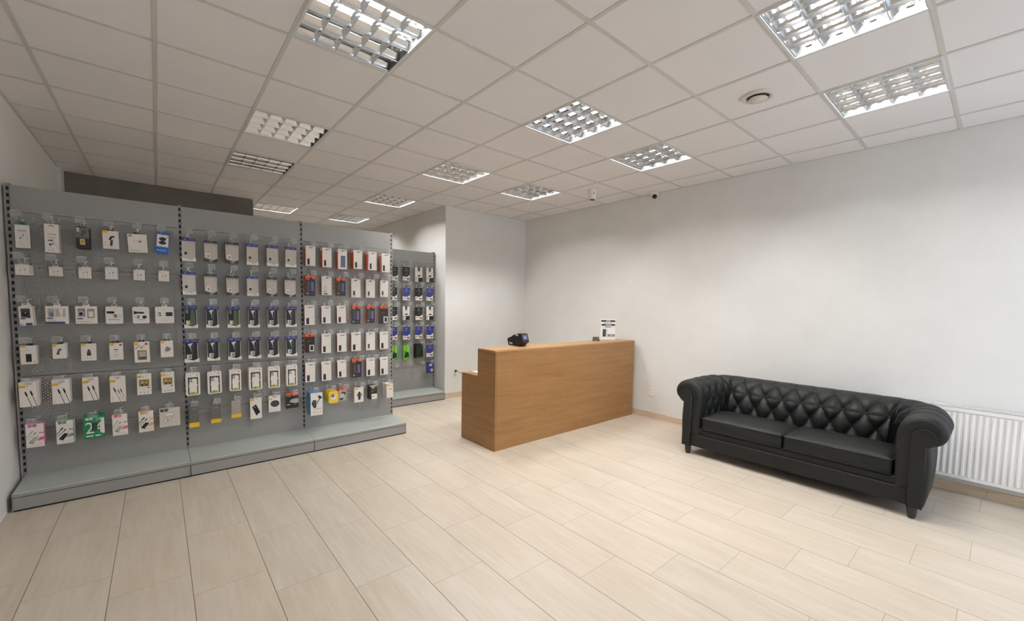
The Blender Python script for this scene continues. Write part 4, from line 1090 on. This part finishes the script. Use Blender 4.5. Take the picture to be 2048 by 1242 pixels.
kind('hoco_magenta', .094, .18, .020, MA, WH, hoco(MA, False), MA, 'charger_box', 'box', 'magenta-edged white charger box')
kind('hoco_green', .094, .183, .020, GN, WH, hoco(GN, True), GN, 'charger_box', 'box', 'green-edged white charger box')
kind('hoco_red', .094, .178, .020, RE, WH, hoco(RE, False), RE, 'charger_box', 'box', 'red-edged white charger box')
kind('hoco_orange', .098, .181, .020, PK, WH, hoco(PK, True), LG, 'charger_box', 'box', 'orange-edged white charger box')
kind('hoco_two', .123, .182, .018, GN, GN, [('r', .12, .84, .27, .93, WH), ('r', .30, .84, .45, .93, WH), ('t', '2.4A', .60, .80, .92, .93, WH), ('t', '24', .10, .24, .94, .74, WH), ('r', .40, .38, .66, .70, BK), ('r', .44, .40, .62, .68, DG), ('r', .46, .30, .50, .38, DG), ('r', .56, .30, .60, .38, DG), ('r', .86, .20, 1.0, .90, WH), ('r', .10, .10, .45, .15, WH), ('r', .55, .10, .80, .15, WH)], GN, 'charger_box', 'box', 'green 2.4A charger box')
kind('hoco_grey', .142, .167, .022, LG, col('pale_grey_carton', (204, 196, 188)), [('r', .04, .81, .21, .96, BK), ('r', .24, .82, .41, .97, BK), ('t', 'hoco.', .065, .87, .185, .91, WH), ('t', 'hoco.', .265, .88, .385, .92, WH), ('r', .35, .56, .70, .72, MG), ('e', .36, .64, .06, .06, WH), ('r', .37, .58, .68, .70, WH), ('e', .86, .75, .05, .045, YE), ('r', .2, .29, .42, .39, MG), ('r', .22, .30, .36, .38, WH), ('r', .56, .30, .78, .38, MG), ('r', .58, .31, .76, .37, WH), ('r', .28, .48, .36, .50, MG), ('r', .56, .48, .68, .50, MG)], None, 'charger_box', 'box', 'wide pale grey car charger box')
kind('case_blue', .098, .204, .014, col('clear_side', (150, 140, 130), .2), BEI, [('l', .86, .20, .86, .86, .008, MG), ('l', .14, .84, .86, .84, .008, MG), ('r', .15, .25, .42, .43, WH), ('r', .18, .27, .40, .41, DG)], None, 'phone_case_pack', 'phone case', 'clear phone case with blue header', ('blue', 'white'))
kind('case_dark', .098, .192, .014, DG, BEI, [('r', .30, .80, .70, .815, MG), ('l', .88, .24, .88, .84, .008, MG), ('r', .12, .18, .42, .38, WH), ('r', .22, .21, .36, .32, MG), ('l', .12, .77, .22, .84, .04, DG), ('l', .78, .84, .88, .77, .04, DG)], None, 'phone_case_pack', 'phone case', 'clear phone case with dark grey header', ('dark', 'dark'))
kind('book_black', .101, .207, .016, OW, BK, [('l', .94, .12, .94, .84, .06, LG), ('l', .04, .12, .04, .84, .03, LG), ('p', [(.24, .80), (.42, .62), (.50, .40), (.46, .70), (.62, .84)], SLV), ('l', .55, .25, .66, .80, .10, DG), ('r', .16, .15, .50, .34, SLV), ('r', .30, .18, .46, .31, MG)], None, 'phone_case_pack', 'phone case', 'black phone case with blue header', ('blue', 'white'))  # silver wedge is glare painted onto the case; silver rectangle is a label
kind('book_green', .099, .202, .016, OW, BK, [('l', .94, .12, .94, .84, .06, LG), ('l', .04, .12, .04, .84, .03, LG), ('p', [(.45, .10), (.52, .84), (.78, .84), (.84, .12), (.66, .08)], OLV), ('r', .16, .66, .34, .84, MG), ('r', .16, .15, .44, .34, SLV), ('r', .36, .15, .46, .34, LI)], None, 'phone_case_pack', 'phone case', 'olive phone case with blue header', ('blue', 'white'))
kind('armor_case', .106, .212, .030, WH, WH, [('r', .14, .05, .86, .80, DG), ('p', [(.24, .08), (.24, .34), (.20, .42), (.24, .52), (.24, .62), (.30, .73), (.74, .75), (.78, .62), (.76, .52), (.82, .44), (.76, .36), (.78, .08)], WH), ('r', .22, .60, .44, .75, DG), ('r', .25, .62, .41, .73, LG), ('l', .62, .72, .74, .78, .06, BK), ('r', .28, .04, .70, .14, LI), ('r', .38, .06, .52, .12, GO), ('r', .32, .57, .58, .58, MG), ('r', .12, .90, .44, .915, col('pale_gold_slot', (190, 170, 130))), ('r', .72, .89, .86, .93, MG)], WH, 'phone_case_pack', 'phone case', 'rounded white pack with black armour case')
kind('grey_sleeve', .073, .196, .016, GSL, GSL, [('r', .30, .78, .70, .80, TN), ('r', .36, .5, .64, .508, MG), ('r', .30, .26, .70, .265, LG), ('l', .10, .25, .10, .90, .02, MG)], LG, 'phone_case_pack', 'phone case', 'smoked grey sleeve with yellow base', ('none', 'yellow'))
kind('light_sleeve', .076, .166, .016, GSL2, GSL2, [('l', .10, .25, .10, .90, .02, MG)], LG, 'phone_case_pack', 'phone case', 'shorter light sleeve with yellow base', ('none', 'yellow'))
kind('phone_tilt', .10, .208, .018, OW, WH, yel(.02, .87, .34, .985)+[('p', [(.16, .58), (.50, .70), (.86, .30), (.52, .14)], BK), ('p', [(.30, .56), (.42, .61), (.48, .56), (.36, .52)], MG), ('r', .06, .16, .14, .18, YE)], DG, 'power_bank_box', 'box', 'white box with tilted black power bank')
kind('pad_oval', .107, .169, .020, OW, WH, yel(.05, .75, .30, .84)+[('r', .30, .90, .62, .95, GO), ('e', .53, .50, .38, .20, BK), ('e', .53, .51, .35, .175, DG), ('r', .08, .22, .26, .235, LG), ('r', .08, .06, .9, .075, LG)], None, 'charging_pad_box', 'box', 'white box with black oval charging pad')
kind('pad_black', .117, .164, .020, BK, BK, [('r', 0, .82, 1, 1, OR), ('e', .52, .91, .10, .045, BK), ('r', .08, .75, .36, .775, LG), ('p', [(.24, .44), (.42, .56), (.72, .60), (1, .58), (1, .30), (.66, .30), (.38, .36)], LG), ('r', .04, .22, .28, .26, WH), ('e', .72, .22, .06, .045, RE), ('e', .42, .20, .03, .025, DG), ('e', .54, .20, .03, .025, DG), ('r', .84, .72, .94, .75, RE)], None, 'charging_pad_box', 'box', 'black and orange box with white disc')
kind('white_orange', .097, .209, .030, ORG, WH, slotm()+phoneprint(BK)+[('r', .30, .40, .55, .408, LG), ('r', .62, .10, .8, .11, LG), ('r', .62, .2, .8, .21, LG)], WH, 'phone_case_box', 'box', 'white phone case box with orange side')
kind('white_bluephone', .098, .216, .030, ORG, WH, slotm(.92)+[('r', .30, .09, .82, .68, SL), ('r', .33, .11, .79, .66, SL), ('r', .30, .75, .70, .757, LG)], WH, 'phone_case_box', 'box', 'white box showing large slate blue phone')
kind('orange_black', .098, .206, .026, ORG, BK, [('r', 0, .85, 1, 1, OR), ('p', [(.40, .84), (.44, .92), (.66, .92), (.70, .84)], BK), ('r', .08, .80, .40, .82, LG), ('r', .12, .22, .48, .72, DG), ('r', .58, .24, .84, .70, SL), ('p', [(.60, .24), (.82, .24), (.84, .42), (.66, .36)], PUR), ('e', .20, .12, .12, .06, MG), ('r', .40, .09, .9, .15, DG)], None, 'phone_case_box', 'box', 'black phone case box with orange top')
kind('orange_inset', .098, .202, .026, ORG, BK, [('r', 0, .86, 1, 1, OR), ('e', .5, .93, .14, .03, BK), ('r', .16, .59, .58, .625, RW), ('r', .44, .04, .94, .40, WH), ('r', .54, .10, .84, .36, BK), ('e', .62, .31, .05, .03, DG)], None, 'phone_case_box', 'box', 'black box with orange top and white inset')
kind('white_clear', .104, .204, .024, RW, WH, [('e', .56, .91, .12, .028, BK), ('r', .16, .82, .40, .828, LG), ('r', .26, .24, .50, .48, LG), ('r', .30, .26, .46, .46, WH), ('r', .20, .165, .52, .195, RE), ('r', .22, .04, .62, .095, DG)], WH, 'phone_case_box', 'box', 'white box with pale phone and red line')
kind('white_phone', .103, .208, .022, WH, WH, [('e', .48, .91, .14, .03, BK), ('r', .12, .83, .36, .838, LG), ('r', .18, .11, .40, .35, SL), ('r', .20, .12, .38, .34, DG), ('r', .10, .055, .44, .075, OR)], WH, 'phone_case_box', 'box', 'white phone case box with red line')
kind('white_slot', .101, .208, .024, RW, WH, slotm(.86)+phoneprint(BK, .17, .05, .44, .35)+[('r', .30, .38, .55, .388, LG), ('r', .66, .10, .8, .11, LG), ('r', .66, .22, .8, .23, LG), ('r', .66, .34, .8, .35, LG)], WH, 'phone_case_box', 'box', 'white phone case box with dark phone')
kind('blue_holder', .119, .24, .045, CY, WH, [('r', .34, .92, .66, .93, LG), ('l', .50, .50, .76, .74, .07, BK), ('p', [(.60, .84), (.70, .88), (.94, .80), (.96, .76), (.82, .72), (.72, .70)], BK), ('r', .16, .40, .48, .68, DG), ('r', .10, .46, .20, .60, BK), ('r', .22, .34, .46, .42, BK), ('r', .30, .28, .92, .30, CY)]+dots(3, .14, .26, .80, PK, .04), CY, 'car_holder_box', 'box', 'large blue and white car holder box')
kind('yellow_bag', .104, .132, .014, YB_, YB_, [('r', .24, .30, .74, .72, WH), ('r', .28, .50, .58, .74, DG), ('e', .42, .62, .10, .07, MG), ('l', .10, .16, .30, .26, .04, WH), ('l', .60, .12, .86, .20, .05, WH), ('l', .12, .50, .18, .80, .04, PK), ('l', .78, .5, .88, .72, .03, WH)], YB_, 'plastic_bag_pack', 'pack', 'yellow plastic pouch')
kind('red_strap', .083, .149, .026, RE, LG, [('r', 0, .80, 1, 1, OR), ('l', .36, .62, .82, .60, .20, BK), ('l', .78, .44, .84, .62, .16, BK), ('l', .36, .34, .62, .50, .10, WH), ('l', .14, .40, .30, .58, .05, MG), ('e', .34, .14, .28, .07, BK), ('r', .2, .70, .8, .715, MG)], OR, 'car_holder_box', 'box', 'small red-topped box with black holder')
kind('holder_box', .106, .173, .036, OW, WH, yel(.04, .86, .36, .97)+[('p', [(.40, .20), (.38, .60), (.46, .70), (.60, .70), (.68, .60), (.66, .20), (.54, .14)], BK), ('l', .30, .42, .38, .48, .10, DG), ('l', .68, .48, .78, .42, .10, DG), ('l', .30, .44, .30, .60, .06, DG), ('l', .78, .44, .78, .60, .06, DG), ('r', .48, .26, .58, .60, DG)], DG, 'car_holder_box', 'box', 'white box with black phone holder')
kind('black_white', .092, .161, .032, BK, BK, [('r', 0, .95, 1, 1, WH), ('r', .26, .79, .46, .93, YE), ('r', .48, .80, .68, .93, LG), ('e', .86, .86, .07, .05, OR), ('l', .20, .52, .70, .84, .03, LG), ('l', .40, .50, .86, .70, .025, LG), ('r', .28, .0, 1, .38, WH), ('r', .36, .17, .44, .24, DG), ('r', .48, .17, .54, .22, DG), ('r', .58, .17, .64, .22, DG)], DG, 'cable_box', 'box', 'black box with white lower label')
kind('fan_box', .083, .163, .030, OW, WH, yel(.06, .84, .40, .96)+[('r', .34, .60, .84, .65, RE), ('r', .66, .78, .84, .80, RE), ('l', .30, .12, .62, .26, .02, LG), ('e', .5, .3, .24, .14, LG), ('e', .5, .3, .22, .125, WH)], DG, 'fan_box', 'box', 'white box with red lettering')
for kk, c, lab in (('glass_black', BK, 'black and white screen glass pack'), ('glass_white', 'w', 'white screen glass pack with black tab'), ('glass_blue', BL, 'blue and white screen glass pack')):
    kind(kk, .118, .206, .012, LG if c != BK else DG, WH, glass(BK if c == 'w' else c, 'w' if c == 'w' else ''), BK, 'screen_glass_pack', 'pack', lab)
kind('game_green', .114, .225, .020, GRN, GRN, [('r', .10, .60, .46, .96, LI), ('r', .56, .50, .92, .98, col('light_green_print', (120, 210, 90))), ('p', [(.22, .12), (.30, .42), (.52, .52), (.76, .44), (.90, .14), (.6, .20), (.5, .1)], BR), ('e', .46, .34, .10, .06, RW), ('r', .08, .02, .5, .08, YE)], BK, 'gadget_pack', 'pack', 'vivid green gadget pack')
kind('game_dark', .128, .225, .020, BK, BK, [('r', .10, .14, .44, .90, DGN), ('r', .56, .20, .90, .88, DGN), ('l', .30, .30, .66, .70, .06, col('dull_green', (60, 90, 56))), ('r', .06, .02, .94, .10, OLV)], BK, 'gadget_pack', 'pack', 'black gadget pack with green stripe')
kind('blue_net', .118, .174, .030, BL, BL, [('r', .30, .66, .70, .84, WH), ('t', '3mk', .36, .70, .64, .80, BL), ('p', [(.40, .34), (.78, .46), (.90, .20), (.62, .10)], TN), ('l', .1, .2, .3, .8, .03, B2), ('l', .9, .5, .7, .9, .03, B2)], BL, 'screen_glass_pack', 'pack', 'crumpled blue pack with tan label')

PM = {}
ROUND = {'slim_car', 'slim_round', 'slim_plug', 'armor_case', 'yellow_bag', 'blue_net'}
def pack_mesh(k, back=False):
    key = (k, back)
    if key in PM: return PM[key]
    q = K[k]; w, h, d = q['w'], q['h'], q['d']
    mb = MB()
    if k in ROUND:
        r = .012 if k != 'yellow_bag' else .022; pts = []
        for cx, cz, a0 in ((w/2-r, h-r, 0), (-w/2+r, h-r, 90), (-w/2+r, r, 180), (w/2-r, r, 270)):
            for t in range(6):
                a = math.radians(a0+t*18); pts.append((cx+r*math.cos(a), cz+r*math.sin(a)))
        mb.prism(pts, 'y', 0, d, q['side'], smooth=False)
        mb.add([(p[0]*.985, -.0006, h/2+(p[1]-h/2)*.985) for p in pts], [tuple(range(len(pts)))[::-1]], q['face'])
    else:
        mb.box((-w/2, 0, 0), (w/2, d, h), q['side'])
        mb.add([(-w/2, -.0003, 0), (w/2, -.0003, 0), (w/2, -.0003, h), (-w/2, -.0003, h)], [(0, 1, 2, 3)], q['face'])
        # top and right faces of cartons follow the front colour where the photo shows them white
        if q['side'] in (ORG, RW, CY, RE) or k.startswith('hoco') and k != 'hoco_two':
            top = q['face'] if q['side'] in (ORG, RW) and k.startswith('white') else q['side']
            mb.add([(-w/2, 0, h+.0003), (w/2, 0, h+.0003), (w/2, d, h+.0003), (-w/2, d, h+.0003)], [(0, 1, 2, 3)], top)
            if q['side'] in (ORG, RW) and k.startswith('white'):
                mb.add([(w/2+.0003, 0, 0), (w/2+.0003, d, 0), (w/2+.0003, d, h), (w/2+.0003, 0, h)], [(0, 1, 2, 3)], q['face'])
                mb.add([(-w/2-.0003, 0, h*.86), (-w/2-.0003, d, h*.86), (-w/2-.0003, d, h), (-w/2-.0003, 0, h)], [(0, 1, 2, 3)], q['face'])
    if not back: deco(mb, q['pr'], w, h, -.0006, 0, step=.00012)
    parts = []
    if q['extra']:
        top, bot = q['extra']; cm = {'blue': BL, 'dark': DG, 'white': WH, 'yellow': YE}
        if top != 'none':
            m = cm[top]; p = MB().prism([(-w*.52, h*.865), (w*.52, h*.865), (w*.52, h*.99), (-w*.50, h*1.0)], 'y', -.0035, d*.6, m)
            if top == 'blue': deco(p, [('t', '3mk', .16, .905, .34, .955, WH), ('r', .56, .922, .88, .936, LG)], w, h, -.0035, 0, step=.0001)
            else: deco(p, [('r', .44, .92, .58, .945, LG)], w, h, -.0035, 0, step=.0001)
            parts.append(('header_card', p.mesh('header_card'), 'blue header card' if top == 'blue' else 'dark grey header card'))
            if bot == 'white': p = MB().prism([(-w*.50, 0), (w*.52, 0), (w*.52, h*.165), (w*.12, h*.07), (-w*.50, h*.175)], 'y', -.0032, d, m if False else WH)
            else: p = MB().prism([(-w*.50, 0), (w*.50, 0), (w*.50, h*.165), (w*.12, h*.055), (-w*.50, h*.175)], 'y', -.0032, d, DG); 
            if bot == 'dark': deco(p, [('p', [(.36, .0), (.62, .0), (.58, .045), (.42, .05)], LG)], w, h, -.0033, 0, step=.0001)
            else: deco(p, [('r', .58, .035, .86, .05, LG), ('r', .1, .03, .3, .036, LG)], w, h, -.0033, 0, step=.0001)
            parts.append(('lower_band', p.mesh('lower_band'), 'white lower band' if bot == 'white' else 'dark lower band'))
        else:
            p = MB().box((-w*.53, -.002, 0), (w*.53, d+.002, h*.20), YE); parts.append(('lower_band', p.mesh('lower_band'), 'yellow lower band'))
    PM[key] = (mb.mesh(q['name']), parts)
    return PM[key]
TABM = {}
def tab_mesh(m, th, w):
    key = (m.name, round(th, 3), w)
    if key not in TABM:
        mb = MB(); s = w/2
        mb.prism([(-s, -.004), (s, -.004), (s*.86, th), (-s*.86, th)], 'y', .002, .0034, m)
        mb.add([(-s*.5, .0016, th*.52), (s*.5, .0016, th*.52), (s*.5, .0016, th*.80), (-s*.5, .0016, th*.80)], [(0, 1, 2, 3)], M_hole)
        TABM[key] = mb.mesh('hang_tab')
    return TABM[key]
SECOND = ['', 'second from the front, ', 'third from the front, ', 'fourth from the front, ', 'rearmost, ']
rg = random.Random(11)
def colname(b, c): return COLN[c] if b < 3 else ('leftmost half-hidden hook', 'left hook', 'middle hook', 'right hook')[c]
SHORT = {'book_black': 'black phone case pack'}
for (b, r, c, k, x, yf, zt, w, h, n) in PACKS:
    YP = YG if b < 3 else YG2
    hx = x
    hook(hx, YP-.004, r, b, c)
    if k == 'none': continue
    q = K[k]
    prong = RZ[r]-.045
    for s in range(n):
        me, parts = pack_mesh(k, s > 0)
        gap = q['d']+.0035 if n == 1 else max(q['d']+.002, min(.042, (YP-.012-q['d']-yf)/(n-1)))
        y = yf+s*gap
        if y+q['d'] > YP-.004: break
        o = bpy.data.objects.new(q['name'], me); COL.objects.link(o)
        jit = 0 if s == 0 else rg.uniform(-.003, .006)
        o.location = (x+jit, y, zt-h+(0 if s == 0 else rg.uniform(-.002, .002)))
        o.scale = (w/q['w'], 1, h/q['h'])
        rot = {'earbuds_blue': (0, .07, 0), 'bud_case': (0, -.04, 0), 'oval_narrow': (0, -.03, .03)}.get(k, (0, rg.uniform(-.012, .012), rg.uniform(-.035, .035)))
        o.rotation_euler = rot
        if s == 0: lab = '%s, %s, %s, %s' % (q['label'], ROWN[r], colname(b, c), BAYN[b])
        else: lab = '%s, %s%s, %s, %s' % (' '.join(q['label'].split()[:4]) if len(q['label'].split()) > 5 else q['label'], SECOND[s], ROWN[r], colname(b, c), BAYN[b])
        tag(o, lab, q['cat'], {'phone_case_pack': 'phone case packs on hooks', 'phone_case_box': 'phone case boxes on hooks', 'charger_box': 'charger boxes on hooks', 'cable_box': 'cable boxes on hooks', 'earphone_box': 'earphone boxes on hooks', 'screen_glass_pack': 'screen glass packs on hooks', 'gadget_pack': 'gadget packs on hooks'}.get(q['name'], 'accessories on hooks'))
        for nm, pm, pl in parts:
            p = part(nm, pm, o); p['label'] = pl
        th = prong+.012-zt
        if th > .008:
            tm_ = q['tab'] or M_film
            part('hang_tab', tab_mesh(tm_, th, .040), o, (0, 0, q['h'])).scale = (1, 1, q['h']/h)
